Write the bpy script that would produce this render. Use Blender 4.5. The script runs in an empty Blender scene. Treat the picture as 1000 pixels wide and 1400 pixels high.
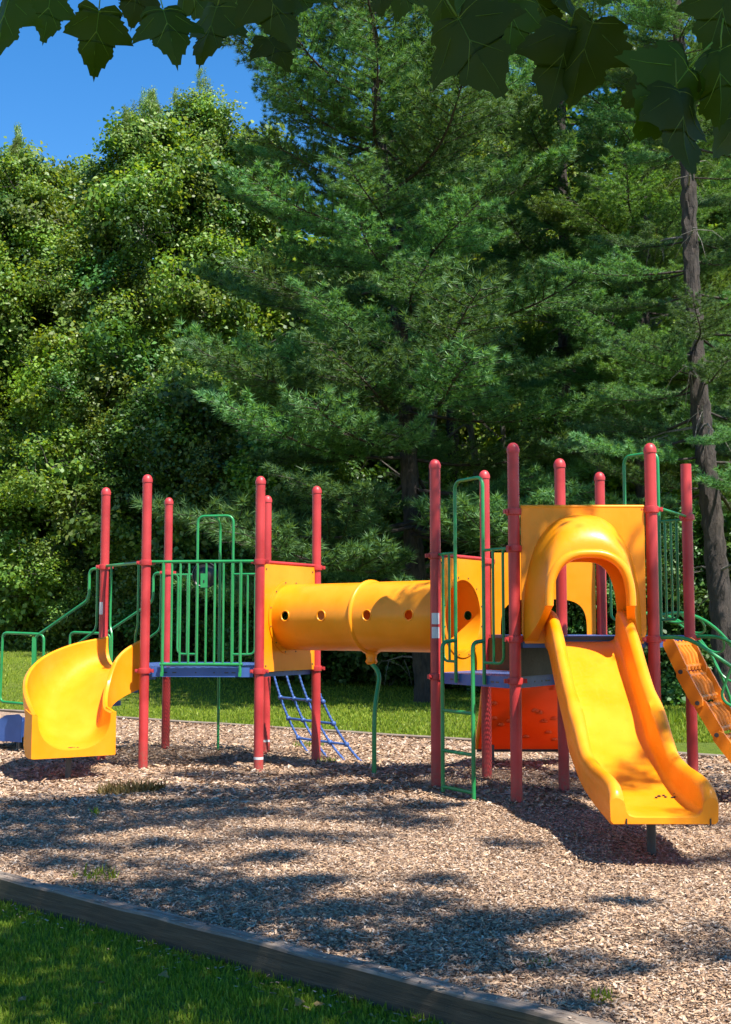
import bpy, math, random
import numpy as np
from mathutils import Vector, Matrix, Euler

random.seed(7)
RNG = np.random.default_rng(11)
S = bpy.context.scene
COL = S.collection
R = math.radians
PI = math.pi

# ------------------------------------------------------------------ camera
CAM_H, FPX, PITCH = 1.75, 1703.0, 0.0913
cd = bpy.data.cameras.new('camera')
cam = bpy.data.objects.new('camera', cd)
COL.objects.link(cam)
cam.location = (0, 0, CAM_H)
cam.rotation_euler = (PI / 2 + PITCH, 0, 0)
cd.sensor_fit = 'VERTICAL'
cd.sensor_height = 36.0
cd.lens = FPX * 36.0 / 1400.0
cd.clip_end = 2000
S.camera = cam

# ------------------------------------------------------------------ light
SUN = Vector((0.34, -0.40, 0.85)).normalized()
w = bpy.data.worlds.new('World')
S.world = w
w.use_nodes = True
nt = w.node_tree
bg = nt.nodes['Background']
sky = nt.nodes.new('ShaderNodeTexSky')
sky.sky_type = 'NISHITA'
sky.sun_disc = False
sky.sun_elevation = math.asin(SUN.z)
sky.sun_rotation = math.atan2(SUN.x, SUN.y)
sky.altitude = 200
sky.air_density = 1.0
sky.dust_density = 0.0
sky.ozone_density = 1.2
hs = nt.nodes.new('ShaderNodeHueSaturation')
hs.inputs['Saturation'].default_value = 1.4
hs.inputs['Hue'].default_value = 0.503
nt.links.new(sky.outputs[0], hs.inputs['Color'])
nt.links.new(hs.outputs[0], bg.inputs['Color'])
bg.inputs['Strength'].default_value = 0.105
sd = bpy.data.lights.new('sun', 'SUN')
sd.energy = 5.0
sd.angle = R(0.53)
sd.color = (1.0, 0.965, 0.90)
so = bpy.data.objects.new('sun', sd)
COL.objects.link(so)
so.location = SUN * 60
so.rotation_euler = SUN.to_track_quat('Z', 'Y').to_euler()

S.view_settings.view_transform = 'Standard'
S.view_settings.look = 'None'
S.view_settings.exposure = 1.12
S.view_settings.gamma = 1
S.render.engine = 'CYCLES'
S.cycles.use_denoising = True
S.cycles.max_bounces = 6
S.cycles.diffuse_bounces = 3
S.cycles.glossy_bounces = 2
S.cycles.transmission_bounces = 3
S.cycles.transparent_max_bounces = 8


def unproj(px, py, z=0.0):
    """the point of height z that the photograph shows at pixel (px, py) of 1000 x 1400"""
    u, v = (px - 500) / FPX, (700 - py) / FPX
    dy = math.cos(PITCH) - v * math.sin(PITCH)
    dz = v * math.cos(PITCH) + math.sin(PITCH)
    t = (z - CAM_H) / dz
    return Vector((u * t, dy * t, z))


def at(px, py, Y):
    """the point at distance Y that the photograph shows at pixel (px, py)"""
    u, v = (px - 500) / FPX, (700 - py) / FPX
    dy = math.cos(PITCH) - v * math.sin(PITCH)
    dz = v * math.cos(PITCH) + math.sin(PITCH)
    t = Y / dy
    return Vector((u * t, Y, CAM_H + dz * t))


# ------------------------------------------------------------------ materials
def newmat(name):
    m = bpy.data.materials.new(name)
    m.use_nodes = True
    n = m.node_tree
    return m, n, n.nodes['Principled BSDF'], n.nodes, n.links


def ramp(nodes, cols):
    r = nodes.new('ShaderNodeValToRGB')
    el = r.color_ramp.elements
    while len(el) < len(cols):
        el.new(0.5)
    for e, (p, c) in zip(el, cols):
        e.position = p
        e.color = (*c, 1)
    return r


def noise(nodes, scale, detail=4, rough=0.55, dim='3D'):
    n = nodes.new('ShaderNodeTexNoise')
    n.inputs['Scale'].default_value = scale
    n.inputs['Detail'].default_value = detail
    n.inputs['Roughness'].default_value = rough
    return n


def coords(nodes):
    return nodes.new('ShaderNodeNewGeometry').outputs['Position']


def mixcol(nodes, links, fac, a, b, typ='MIX'):
    m = nodes.new('ShaderNodeMix')
    m.data_type = 'RGBA'
    m.blend_type = typ
    for sock, v in ((m.inputs[0], fac), (m.inputs[6], a), (m.inputs[7], b)):
        if hasattr(v, 'is_linked') or hasattr(v, 'links'):
            links.new(v, sock)
        elif isinstance(v, (int, float)):
            sock.default_value = v
        else:
            sock.default_value = (*v, 1)
    return m.outputs[2]


def maprange(nodes, links, v, a, b, c=0.0, d=1.0):
    m = nodes.new('ShaderNodeMapRange')
    links.new(v, m.inputs[0])
    for i, x in enumerate((a, b, c, d)):
        m.inputs[1 + i].default_value = x
    return m.outputs[0]


def bump(nodes, links, h, strength, dist, bsdf):
    b = nodes.new('ShaderNodeBump')
    b.inputs['Strength'].default_value = strength
    b.inputs['Distance'].default_value = dist
    links.new(h, b.inputs['Height'])
    links.new(b.outputs[0], bsdf.inputs['Normal'])


def paint(name, base, rough, vary=0.12, dirt=0.25, dirtcol=(0.10, 0.07, 0.04), spec=0.5, coat=0.0, glow=None, splash=False, scuff=None, thin=0.15):
    """painted metal or moulded plastic with slight fading, scuffs and dust"""
    m, n, b, N, L = newmat(name)
    p = coords(N)
    n1 = noise(N, 2.3, 3)
    n2 = noise(N, 38, 5, 0.7)
    n3 = noise(N, 9, 6, 0.65)
    for q in (n1, n2, n3):
        L.new(p, q.inputs['Vector'])
    dark = tuple(c * (1 - vary) for c in base)
    lite = tuple(min(1, c * (1 + vary * 0.7) + 0.012) for c in base)
    c1 = mixcol(N, L, maprange(N, L, n1.outputs[0], 0.35, 0.65), dark, lite)
    f = maprange(N, L, n3.outputs[0], 0.60, 0.78, 0.0, dirt)
    c2 = mixcol(N, L, f, c1, dirtcol)
    if splash:         # soil splashed up from the ground
        sp = N.new('ShaderNodeSeparateXYZ')
        L.new(p, sp.inputs[0])
        hgt = maprange(N, L, sp.outputs[2], 0.02, 0.42, 0.85, 0.0)
        n4 = noise(N, 30, 6, 0.75)
        L.new(p, n4.inputs['Vector'])
        am = N.new('ShaderNodeMath')
        am.operation = 'MULTIPLY'
        L.new(hgt, am.inputs[0])
        L.new(maprange(N, L, n4.outputs[0], 0.42, 0.62), am.inputs[1])
        c2 = mixcol(N, L, am.outputs[0], c2, (0.17, 0.105, 0.07))
        n5 = noise(N, 55, 4, 0.6)
        L.new(p, n5.inputs['Vector'])
        c2 = mixcol(N, L, maprange(N, L, n5.outputs[0], 0.70, 0.74, 0, 0.6), c2, (0.45, 0.16, 0.14))
    if scuff:          # fine scratches and dull streaks from use
        mp = N.new('ShaderNodeMapping')
        mp.inputs['Scale'].default_value = (34, 2.2, 5)
        L.new(p, mp.inputs[0])
        n6 = noise(N, 1.6, 5, 0.7)
        L.new(mp.outputs[0], n6.inputs['Vector'])
        c2 = mixcol(N, L, maprange(N, L, n6.outputs[0], 0.56, 0.74, 0, 0.55), c2, scuff)
    L.new(c2, b.inputs['Base Color'])
    L.new(maprange(N, L, n2.outputs[0], 0.3, 0.7, rough - 0.07, rough + 0.12), b.inputs['Roughness'])
    b.inputs['Specular IOR Level'].default_value = spec
    b.inputs['Coat Weight'].default_value = coat
    bump(N, L, n2.outputs[0], 0.08, 0.003, b)
    if glow:           # thin moulded plastic passes part of the daylight
        tr = N.new('ShaderNodeBsdfTranslucent')
        tr.inputs['Color'].default_value = (*glow, 1)
        mx = N.new('ShaderNodeMixShader')
        mx.inputs[0].default_value = thin
        L.new(b.outputs[0], mx.inputs[1])
        L.new(tr.outputs[0], mx.inputs[2])
        L.new(mx.outputs[0], N['Material Output'].inputs['Surface'])
    return m


M = {}
M['red'] = paint('faded_red_paint', (0.43, 0.024, 0.024), 0.45, 0.20, 0.30, (0.28, 0.08, 0.065), splash=True)
M['green'] = paint('green_coated_tube', (0.012, 0.225, 0.055), 0.34, 0.12, 0.15)
M['blue'] = paint('blue_coated_metal', (0.035, 0.095, 0.30), 0.45, 0.15, 0.3, (0.12, 0.11, 0.10))
M['yellow'] = paint('yellow_plastic', (0.95, 0.315, 0.001), 0.33, 0.08, 0.20, (0.42, 0.14, 0.006), spec=0.38, glow=(1.0, 0.24, 0.0), scuff=(0.80, 0.36, 0.03))
M['amber'] = paint('amber_plastic', (0.80, 0.215, 0.002), 0.4, 0.12, 0.3, (0.30, 0.09, 0.006), spec=0.38, glow=(1.0, 0.22, 0.0))
M['orange'] = paint('orange_plastic', (0.95, 0.115, 0.003), 0.4, 0.08, 0.14, (0.4, 0.06, 0.005), glow=(1.0, 0.16, 0.0), thin=0.32)
M['black'] = paint('black_plastic', (0.012, 0.012, 0.013), 0.35, 0.1, 0.1)
M['darksteel'] = paint('dark_steel', (0.035, 0.034, 0.033), 0.5, 0.2, 0.3)
M['sticker'] = paint('white_sticker', (0.55, 0.55, 0.55), 0.5, 0.1, 0.4, (0.2, 0.2, 0.2))
M['rubber'] = paint('dark_riser', (0.02, 0.024, 0.022), 0.6, 0.2, 0.2)


def deck_mat():
    """coated deck plate with round punched holes"""
    m, n, b, N, L = newmat('perforated_deck')
    p = coords(N)
    mp = N.new('ShaderNodeVectorMath')
    mp.operation = 'MULTIPLY'
    L.new(p, mp.inputs[0])
    mp.inputs[1].default_value = (40, 40, 40)
    fr = N.new('ShaderNodeVectorMath')
    fr.operation = 'FRACTION'
    L.new(mp.outputs[0], fr.inputs[0])
    sb = N.new('ShaderNodeVectorMath')
    sb.operation = 'SUBTRACT'
    L.new(fr.outputs[0], sb.inputs[0])
    sb.inputs[1].default_value = (0.5, 0.5, 0.5)
    ml = N.new('ShaderNodeVectorMath')
    ml.operation = 'MULTIPLY'
    L.new(sb.outputs[0], ml.inputs[0])
    ml.inputs[1].default_value = (1, 1, 0)
    ln = N.new('ShaderNodeVectorMath')
    ln.operation = 'LENGTH'
    L.new(ml.outputs[0], ln.inputs[0])
    hole = maprange(N, L, ln.outputs['Value'], 0.30, 0.31, 0.0, 1.0)
    b.inputs['Base Color'].default_value = (0.06, 0.11, 0.28, 1)
    b.inputs['Roughness'].default_value = 0.5
    L.new(hole, b.inputs['Alpha'])
    return m


M['deck'] = deck_mat()


def chip_mat():
    m, n, b, N, L = newmat('wood_chip')
    g = N.new('ShaderNodeNewGeometry')
    r = ramp(N, [(0, (0.06, 0.034, 0.022)), (0.18, (0.19, 0.112, 0.070)), (0.45, (0.42, 0.25, 0.135)), (0.72, (0.60, 0.40, 0.24)),
                 (0.9, (0.43, 0.35, 0.28)), (1, (0.70, 0.56, 0.41))])
    L.new(g.outputs['Random Per Island'], r.inputs[0])
    nn = noise(N, 120, 3)
    L.new(g.outputs['Position'], nn.inputs['Vector'])
    L.new(mixcol(N, L, maprange(N, L, nn.outputs[0], 0.3, 0.7, 0, 0.5), r.outputs[0], (0.24, 0.155, 0.10)), b.inputs['Base Color'])
    b.inputs['Roughness'].default_value = 0.75
    b.inputs['Specular IOR Level'].default_value = 0.3
    return m


def mulch_mat():
    m, n, b, N, L = newmat('mulch_bed')
    p = coords(N)
    v = N.new('ShaderNodeTexVoronoi')
    v.inputs['Scale'].default_value = 26
    v.inputs['Randomness'].default_value = 1
    wv = noise(N, 14, 3)
    L.new(p, wv.inputs['Vector'])
    warp = N.new('ShaderNodeVectorMath')
    warp.operation = 'MULTIPLY_ADD'
    L.new(wv.outputs['Color'], warp.inputs[0])
    warp.inputs[1].default_value = (0.09, 0.09, 0.0)
    L.new(p, warp.inputs[2])
    st = N.new('ShaderNodeVectorMath')
    st.operation = 'MULTIPLY'
    L.new(warp.outputs[0], st.inputs[0])
    st.inputs[1].default_value = (1.0, 2.0, 1.0)
    L.new(st.outputs[0], v.inputs['Vector'])
    sep = N.new('ShaderNodeSeparateColor')
    L.new(v.outputs['Color'], sep.inputs[0])
    r = ramp(N, [(0, (0.07, 0.04, 0.026)), (0.25, (0.23, 0.145, 0.09)), (0.6, (0.42, 0.28, 0.18)), (1, (0.58, 0.43, 0.30))])
    L.new(sep.outputs[0], r.inputs[0])
    big = noise(N, 0.7, 4)
    L.new(p, big.inputs['Vector'])
    c = mixcol(N, L, maprange(N, L, big.outputs[0], 0.35, 0.7, 0, 0.5), r.outputs[0], (0.28, 0.165, 0.10))
    L.new(c, b.inputs['Base Color'])
    b.inputs['Roughness'].default_value = 0.85
    bump(N, L, v.outputs['Distance'], 0.8, 0.03, b)
    return m


def lawn_mat():
    m, n, b, N, L = newmat('lawn_turf')
    p = coords(N)
    n1, n2, n3 = noise(N, 0.35, 4), noise(N, 7, 6, 0.7), noise(N, 60, 3, 0.7)
    for q in (n1, n2, n3):
        L.new(p, q.inputs['Vector'])
    r = ramp(N, [(0.3, (0.090, 0.150, 0.014)), (0.5, (0.19, 0.26, 0.020)), (0.7, (0.28, 0.33, 0.035))])
    L.new(n2.outputs[0], r.inputs[0])
    c = mixcol(N, L, maprange(N, L, n1.outputs[0], 0.4, 0.65, 0, 0.55), r.outputs[0], (0.17, 0.19, 0.05))
    c = mixcol(N, L, maprange(N, L, n3.outputs[0], 0.4, 0.7, 0, 0.6), c, (0.04, 0.08, 0.012))
    L.new(c, b.inputs['Base Color'])
    b.inputs['Roughness'].default_value = 0.9
    b.inputs['Specular IOR Level'].default_value = 0.15
    bump(N, L, n3.outputs[0], 1.0, 0.06, b)
    return m


def timber_mat():
    m, n, b, N, L = newmat('weathered_timber')
    tc = N.new('ShaderNodeTexCoord')
    mp = N.new('ShaderNodeMapping')
    mp.inputs['Scale'].default_value = (1.2, 26, 26)
    L.new(tc.outputs['Object'], mp.inputs[0])
    g = noise(N, 2.2, 8, 0.7)
    L.new(mp.outputs[0], g.inputs['Vector'])
    n2 = noise(N, 5, 5)
    L.new(tc.outputs['Object'], n2.inputs['Vector'])
    r = ramp(N, [(0.28, (0.065, 0.044, 0.030)), (0.5, (0.22, 0.165, 0.12)), (0.72, (0.38, 0.31, 0.245))])
    L.new(g.outputs[0], r.inputs[0])
    c = mixcol(N, L, maprange(N, L, n2.outputs[0], 0.45, 0.7, 0, 0.7), r.outputs[0], (0.15, 0.105, 0.07))
    L.new(c, b.inputs['Base Color'])
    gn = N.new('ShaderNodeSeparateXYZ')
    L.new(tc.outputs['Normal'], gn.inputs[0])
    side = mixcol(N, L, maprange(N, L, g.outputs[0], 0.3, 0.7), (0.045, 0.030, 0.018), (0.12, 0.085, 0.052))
    c = mixcol(N, L, maprange(N, L, gn.outputs[2], 0.3, 0.8), side, c)  # sides tinted darker: shade and damp painted in; top keeps weathered grey
    L.new(c, b.inputs['Base Color'])
    b.inputs['Roughness'].default_value = 0.85
    bump(N, L, g.outputs[0], 0.7, 0.012, b)
    return m


def bark_mat(name, a, c, scale=9):
    m, n, b, N, L = newmat(name)
    tc = N.new('ShaderNodeTexCoord')
    mp = N.new('ShaderNodeMapping')
    mp.inputs['Scale'].default_value = (1, 1, 0.22)
    L.new(tc.outputs['Object'], mp.inputs[0])
    g = noise(N, scale, 7, 0.7)
    L.new(mp.outputs[0], g.inputs['Vector'])
    r = ramp(N, [(0.32, a), (0.66, c)])
    L.new(g.outputs[0], r.inputs[0])
    L.new(r.outputs[0], b.inputs['Base Color'])
    b.inputs['Roughness'].default_value = 0.9
    bump(N, L, g.outputs[0], 1.0, 0.06, b)
    return m


def leaf_mat(name, cols, rough=0.42, trans=0.35, spec=0.5, objvar=0.35):
    """leaf or needle: colour differs from leaf to leaf and from spray to spray; lets light through"""
    m, n, b, N, L = newmat(name)
    g = N.new('ShaderNodeNewGeometry')
    oi = N.new('ShaderNodeObjectInfo')
    r = ramp(N, cols)
    L.new(g.outputs['Random Per Island'], r.inputs[0])
    hs = N.new('ShaderNodeHueSaturation')
    L.new(r.outputs[0], hs.inputs['Color'])
    L.new(maprange(N, L, oi.outputs['Random'], 0, 1, 1 - objvar, 1 + objvar), hs.inputs['Value'])
    L.new(maprange(N, L, oi.outputs['Random'], 0, 1, 0.485, 0.515), hs.inputs['Hue'])
    L.new(hs.outputs[0], b.inputs['Base Color'])
    b.inputs['Roughness'].default_value = rough
    b.inputs['Specular IOR Level'].default_value = spec
    tr = N.new('ShaderNodeBsdfTranslucent')
    tcol = mixcol(N, L, 1.0, hs.outputs[0], (1.5, 1.25, 0.35), 'MULTIPLY')
    L.new(tcol, tr.inputs['Color'])
    mx = N.new('ShaderNodeMixShader')
    mx.inputs[0].default_value = trans
    L.new(b.outputs[0], mx.inputs[1])
    L.new(tr.outputs[0], mx.inputs[2])
    L.new(mx.outputs[0], N['Material Output'].inputs['Surface'])
    return m


M['chip'] = chip_mat()
M['mulch'] = mulch_mat()
M['lawn'] = lawn_mat()
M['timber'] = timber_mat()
M['bark'] = bark_mat('grey_brown_bark', (0.035, 0.028, 0.022), (0.17, 0.145, 0.12))
M['pinebark'] = bark_mat('pine_bark', (0.012, 0.009, 0.007), (0.075, 0.055, 0.043), 12)
M['deadwood'] = bark_mat('dead_wood', (0.10, 0.085, 0.07), (0.30, 0.26, 0.22), 20)
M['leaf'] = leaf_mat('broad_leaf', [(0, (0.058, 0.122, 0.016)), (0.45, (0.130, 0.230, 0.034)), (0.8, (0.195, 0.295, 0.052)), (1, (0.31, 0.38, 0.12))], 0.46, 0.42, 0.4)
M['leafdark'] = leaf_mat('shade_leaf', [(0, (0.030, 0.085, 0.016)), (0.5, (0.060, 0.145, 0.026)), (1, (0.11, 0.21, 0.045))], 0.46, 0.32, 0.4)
M['leafyellow'] = leaf_mat('yellow_green_leaf', [(0, (0.09, 0.17, 0.016)), (0.5, (0.17, 0.27, 0.028)), (1, (0.28, 0.36, 0.05))], 0.46, 0.42, 0.4)
M['needle'] = leaf_mat('pine_needle', [(0, (0.045, 0.120, 0.044)), (0.5, (0.100, 0.230, 0.076)), (1, (0.19, 0.34, 0.115))], 0.5, 0.32, 0.35, 0.35)
M['pineyellow'] = leaf_mat('pale_pine_needle', [(0, (0.070, 0.150, 0.036)), (0.5, (0.13, 0.245, 0.055)), (1, (0.22, 0.34, 0.08))], 0.5, 0.3, 0.35, 0.25)
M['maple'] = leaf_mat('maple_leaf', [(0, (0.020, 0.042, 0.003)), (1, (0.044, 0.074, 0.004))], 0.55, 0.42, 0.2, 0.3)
M['grass'] = leaf_mat('grass_blade', [(0, (0.085, 0.160, 0.010)), (0.5, (0.18, 0.27, 0.018)), (1, (0.30, 0.36, 0.045))], 0.5, 0.35, 0.25, 0.0)
M['drygrass'] = leaf_mat('dry_grass', [(0, (0.10, 0.085, 0.025)), (0.6, (0.20, 0.15, 0.05)), (1, (0.26, 0.21, 0.08))], 0.6, 0.25, 0.2, 0.0)


# ------------------------------------------------------------------ mesh helpers
class MB:
    """collects rings, plates and boxes, then becomes one mesh"""

    def __init__(s):
        s.v, s.f = [], []

    def add(s, vs, fs):
        o = len(s.v)
        s.v += [tuple(p) for p in vs]
        s.f += [tuple(i + o for i in f) for f in fs]
        return s

    def tube(s, pts, r, n=10, caps=True, closed=False):
        pts = [Vector(p) for p in pts]
        k = len(pts)
        rs = r if isinstance(r, (list, tuple)) else [r] * k
        tang = []
        for i in range(k):
            a = pts[(i - 1) % k] if (i > 0 or closed) else pts[i]
            b = pts[(i + 1) % k] if (i < k - 1 or closed) else pts[i]
            t = (b - a)
            tang.append(t.normalized() if t.length > 1e-9 else Vector((0, 0, 1)))
        up = Vector((0, 0, 1)) if abs(tang[0].z) < 0.9 else Vector((1, 0, 0))
        nrm = (up - tang[0] * up.dot(tang[0])).normalized()
        vs = []
        for i in range(k):
            if i:
                nrm = nrm - tang[i] * nrm.dot(tang[i])
                nrm = nrm.normalized() if nrm.length > 1e-6 else tang[i].orthogonal().normalized()
            bi = tang[i].cross(nrm)
            for j in range(n):
                a = 2 * PI * j / n
                vs.append(pts[i] + (nrm * math.cos(a) + bi * math.sin(a)) * rs[i])
        fs = []
        for i in range(k if closed else k - 1):
            for j in range(n):
                a, b = i * n + j, i * n + (j + 1) % n
                i2 = (i + 1) % k
                fs.append((a, b, i2 * n + (j + 1) % n, i2 * n + j))
        if caps and not closed:
            fs.append(tuple(reversed(range(n))))
            fs.append(tuple((k - 1) * n + j for j in range(n)))
        return s.add(vs, fs)

    def lathe(s, prof, n=18, o=(0, 0, 0), top=True, bottom=True):
        o = Vector(o)
        vs, fs = [], []
        for r, z in prof:
            for j in range(n):
                a = 2 * PI * j / n
                vs.append(o + Vector((r * math.cos(a), r * math.sin(a), z)))
        for i in range(len(prof) - 1):
            for j in range(n):
                fs.append((i * n + j, i * n + (j + 1) % n, (i + 1) * n + (j + 1) % n, (i + 1) * n + j))
        if bottom:
            fs.append(tuple(reversed(range(n))))
        if top:
            fs.append(tuple((len(prof) - 1) * n + j for j in range(n)))
        return s.add(vs, fs)

    def box(s, c, size, mat=None):
        x, y, z = (q / 2 for q in size)
        vs = [Vector((a * x, b * y, d * z)) for d in (-1, 1) for a, b in ((-1, -1), (1, -1), (1, 1), (-1, 1))]
        if mat is not None:
            vs = [mat @ p for p in vs]
        vs = [p + Vector(c) for p in vs]
        return s.add(vs, [(3, 2, 1, 0), (4, 5, 6, 7), (0, 1, 5, 4), (1, 2, 6, 5), (2, 3, 7, 6), (3, 0, 4, 7)])

    def prism(s, pts, off):
        """polygon pts pushed along off"""
        n = len(pts)
        off = Vector(off)
        vs = [Vector(p) for p in pts] + [Vector(p) + off for p in pts]
        fs = [tuple(reversed(range(n))), tuple(range(n, 2 * n))]
        fs += [(i, (i + 1) % n, n + (i + 1) % n, n + i) for i in range(n)]
        return s.add(vs, fs)

    def strip(s, outer, inner, off, closed=True):
        """plate between two outlines of equal count, with thickness off"""
        n = len(outer)
        off = Vector(off)
        A = [Vector(p) for p in outer]
        B = [Vector(p) for p in inner]
        vs = A + B + [p + off for p in A] + [p + off for p in B]
        fs = []
        for i in range(n if closed else n - 1):
            j = (i + 1) % n
            fs += [(i, j, n + j, n + i), (2 * n + j, 2 * n + i, 3 * n + i, 3 * n + j),
                   (j, i, 2 * n + i, 2 * n + j), (n + i, n + j, 3 * n + j, 3 * n + i)]
        if not closed:
            fs += [(0, n, 3 * n, 2 * n), (n - 1, 3 * n - 1, 4 * n - 1, 2 * n - 1)]
        return s.add(vs, fs)

    def grid(s, rows, close_u=False):
        n = len(rows[0])
        vs = [p for r_ in rows for p in r_]
        fs = []
        for i in range(len(rows) - 1):
            for j in range(n if close_u else n - 1):
                k = (j + 1) % n
                fs.append((i * n + j, i * n + k, (i + 1) * n + k, (i + 1) * n + j))
        return s.add(vs, fs)

    def mesh(s, name, mat, angle=38):
        me = bpy.data.meshes.new(name)
        me.from_pydata([tuple(p) for p in s.v], [], s.f)
        me.update()
        for p in me.polygons:
            p.use_smooth = True
        me.set_sharp_from_angle(angle=R(angle))
        me.materials.append(mat)
        return me

    def build(s, name, mat, parent=None, angle=38):
        return link(name, s.mesh(name, mat, angle), parent)


def link(name, me, parent=None, loc=None, rot=None):
    o = bpy.data.objects.new(name, me)
    COL.objects.link(o)
    if parent is not None:
        o.parent = parent
        if parent.type == 'EMPTY':
            o.matrix_parent_inverse = Matrix.Translation(-parent.location)
    if loc is not None:
        o.location = loc
    if rot is not None:
        o.rotation_euler = rot
    return o


def npmesh(name, verts, k, mat, smooth=False):
    """mesh of separate k-sided faces from an (n*k, 3) array"""
    n = len(verts) // k
    me = bpy.data.meshes.new(name)
    me.vertices.add(n * k)
    me.vertices.foreach_set('co', np.ascontiguousarray(verts, dtype=np.float32).ravel())
    me.loops.add(n * k)
    me.loops.foreach_set('vertex_index', np.arange(n * k, dtype=np.int32))
    me.polygons.add(n)
    me.polygons.foreach_set('loop_start', np.arange(0, n * k, k, dtype=np.int32))
    me.update(calc_edges=True)
    me.materials.append(mat)
    return me


def tag(o, label=None, cat=None, group=None, kind=None):
    for k, v in (('label', label), ('category', cat), ('group', group), ('kind', kind)):
        if v:
            o[k] = v
    return o


def thing(name, label, cat, loc, group=None):
    o = bpy.data.objects.new(name, None)
    o.empty_display_size = 0.3
    COL.objects.link(o)
    o.location = loc
    return tag(o, label, cat, group)


def fillet(pts, r, n=6):
    """round the corners of a polyline"""
    pts = [Vector(p) for p in pts]
    out = [pts[0]]
    for i in range(1, len(pts) - 1):
        a, b, c = pts[i - 1], pts[i], pts[i + 1]
        d1, d2 = (a - b), (c - b)
        rr = min(r, d1.length * 0.49, d2.length * 0.49)
        p, q = b + d1.normalized() * rr, b + d2.normalized() * rr
        for k in range(n + 1):
            t = k / n
            out.append(p * (1 - t) ** 2 + b * 2 * t * (1 - t) + q * t * t)
    out.append(pts[-1])
    return out


def bez(a, b, c, d, n=24):
    a, b, c, d = map(Vector, (a, b, c, d))
    return [a * (1 - t) ** 3 + b * 3 * t * (1 - t) ** 2 + c * 3 * t * t * (1 - t) + d * t ** 3 for t in (i / n for i in range(n + 1))]


def lerp(tab, x):
    """piecewise smooth lookup in [(x, y), ...]"""
    xs, ys = zip(*tab)
    return float(np.interp(x, xs, ys))


# ------------------------------------------------------------------ the ground
FA, FB = unproj(0, 1190, 0.15), unproj(850, 1400, 0.15)      # rear top edge of the front timber
FDIR = Vector((FB.x - FA.x, FB.y - FA.y, 0)).normalized()
FNRM = Vector((-FDIR.y, FDIR.x, 0))
if FNRM.y < 0:
    FNRM = -FNRM
BA, BB = unproj(100, 981), unproj(930, 1036)
BDIR = Vector((BB.x - BA.x, BB.y - BA.y, 0)).normalized()


def front_y(x):
    return FA.y + (x - FA.x) * FDIR.y / FDIR.x


def back_y(x):
    return BA.y + (x - BA.x) * BDIR.y / BDIR.x


def sstep(a, b, x):
    t = np.clip((x - a) / (b - a), 0, 1)
    return t * t * (3 - 2 * t)


def ground_z(x, y):
    x, y = np.asarray(x, float), np.asarray(y, float)
    hill = 1.0 * sstep(24, 38, y) * sstep(1, -9, x) + 0.5 * sstep(34, 60, y)
    und = 0.03 * np.sin(x * 0.9 + 1) * np.sin(y * 0.6) * sstep(26, 34, y)
    return hill + und


xs = np.concatenate([-np.geomspace(300, 20, 14), np.linspace(-18, 18, 49), np.geomspace(20, 300, 14)])
ys = np.concatenate([[-200, -80, -30, -10], np.linspace(0, 60, 61), np.geomspace(65, 500, 14)])
rows = [[(x, y, float(ground_z(x, y))) for x in xs] for y in ys]
tag(MB().grid(rows).build('lawn_ground', M['lawn'], angle=180), kind='structure')



def bed_h(x, y):
    x, y = np.asarray(x, float), np.asarray(y, float)
    h = 0.030 + 0.016 * np.sin(x * 1.9 + 1.3 * np.sin(y * 0.8)) * np.sin(y * 1.6 + x * 0.5) + 0.011 * np.sin(x * 4.3 + y * 2.1) * np.sin(y * 3.7 - x)
    for cx_, cy_, r_, a_ in ((2.2, 8.6, 0.75, -0.055), (2.2, 7.5, 0.6, 0.03), (-3.0, 13.2, 0.7, -0.05), (-2.4, 12.3, 0.7, 0.03), (0.9, 12.6, 0.5, -0.035), (0.0, 16.4, 0.5, -0.03)):
        h = h + a_ * np.exp(-((x - cx_) ** 2 + (y - cy_) ** 2) / r_ ** 2)
    return np.maximum(h, 0.006)


us = np.linspace(-12, 12, 161)
rows = []
for v in np.linspace(0, 1, 130):
    yy = [front_y(x) + (back_y(x) - front_y(x)) * v - 0.07 * (1 - v) for x in us]
    rows.append(list(zip(us, yy, bed_h(us, yy))))
tag(MB().grid(rows).build('mulch_bed', M['mulch'], angle=180), kind='structure')


def chips(n, ylo, yhi, size, name, power=1.0):
    u = RNG.random(n)
    Y = ylo + (yhi - ylo) * u ** power
    X = (RNG.random(n) * 2 - 1) * (0.30 * Y + 1.5)
    ok = (Y > FA.y + (X - FA.x) * FDIR.y / FDIR.x + 0.02) & (Y < BA.y + (X - BA.x) * BDIR.y / BDIR.x - 0.05)
    X, Y = X[ok], Y[ok]
    n = len(X)
    l = size * RNG.uniform(0.5, 1.6, n)
    wd = l * RNG.uniform(0.16, 0.42, n)
    a = RNG.random(n) * 2 * PI
    tilt = RNG.normal(0, 0.22, n)
    roll = RNG.normal(0, 0.35, n)
    dx = np.stack([np.cos(a) * np.cos(tilt), np.sin(a) * np.cos(tilt), np.sin(tilt)], 1)
    px = np.stack([-np.sin(a) * np.cos(roll), np.cos(a) * np.cos(roll), np.sin(roll)], 1)
    c = np.stack([X, Y, bed_h(X, Y) + 0.008 + RNG.random(n) * 0.02 + np.abs(np.sin(tilt)) * l * 0.4], 1)
    jit = RNG.uniform(0.6, 1.15, (4, n, 1))
    d, p = dx * (l / 2)[:, None], px * (wd / 2)[:, None]
    v = np.stack([c - d * jit[0] - p, c + d * jit[1] - p * jit[2], c + d + p * jit[0], c - d * jit[3] + p * jit[1]], 1).reshape(-1, 3)
    return tag(link(name, npmesh(name, v, 4, M['chip'])), 'pale shredded wood chips covering the play area ground', 'wood chips', kind='stuff')


chips(520000, 4.6, 12.5, 0.024, 'wood_chips', 1.3)
chips(140000, 12.0, 24, 0.048, 'wood_chips', 1.1)


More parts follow.
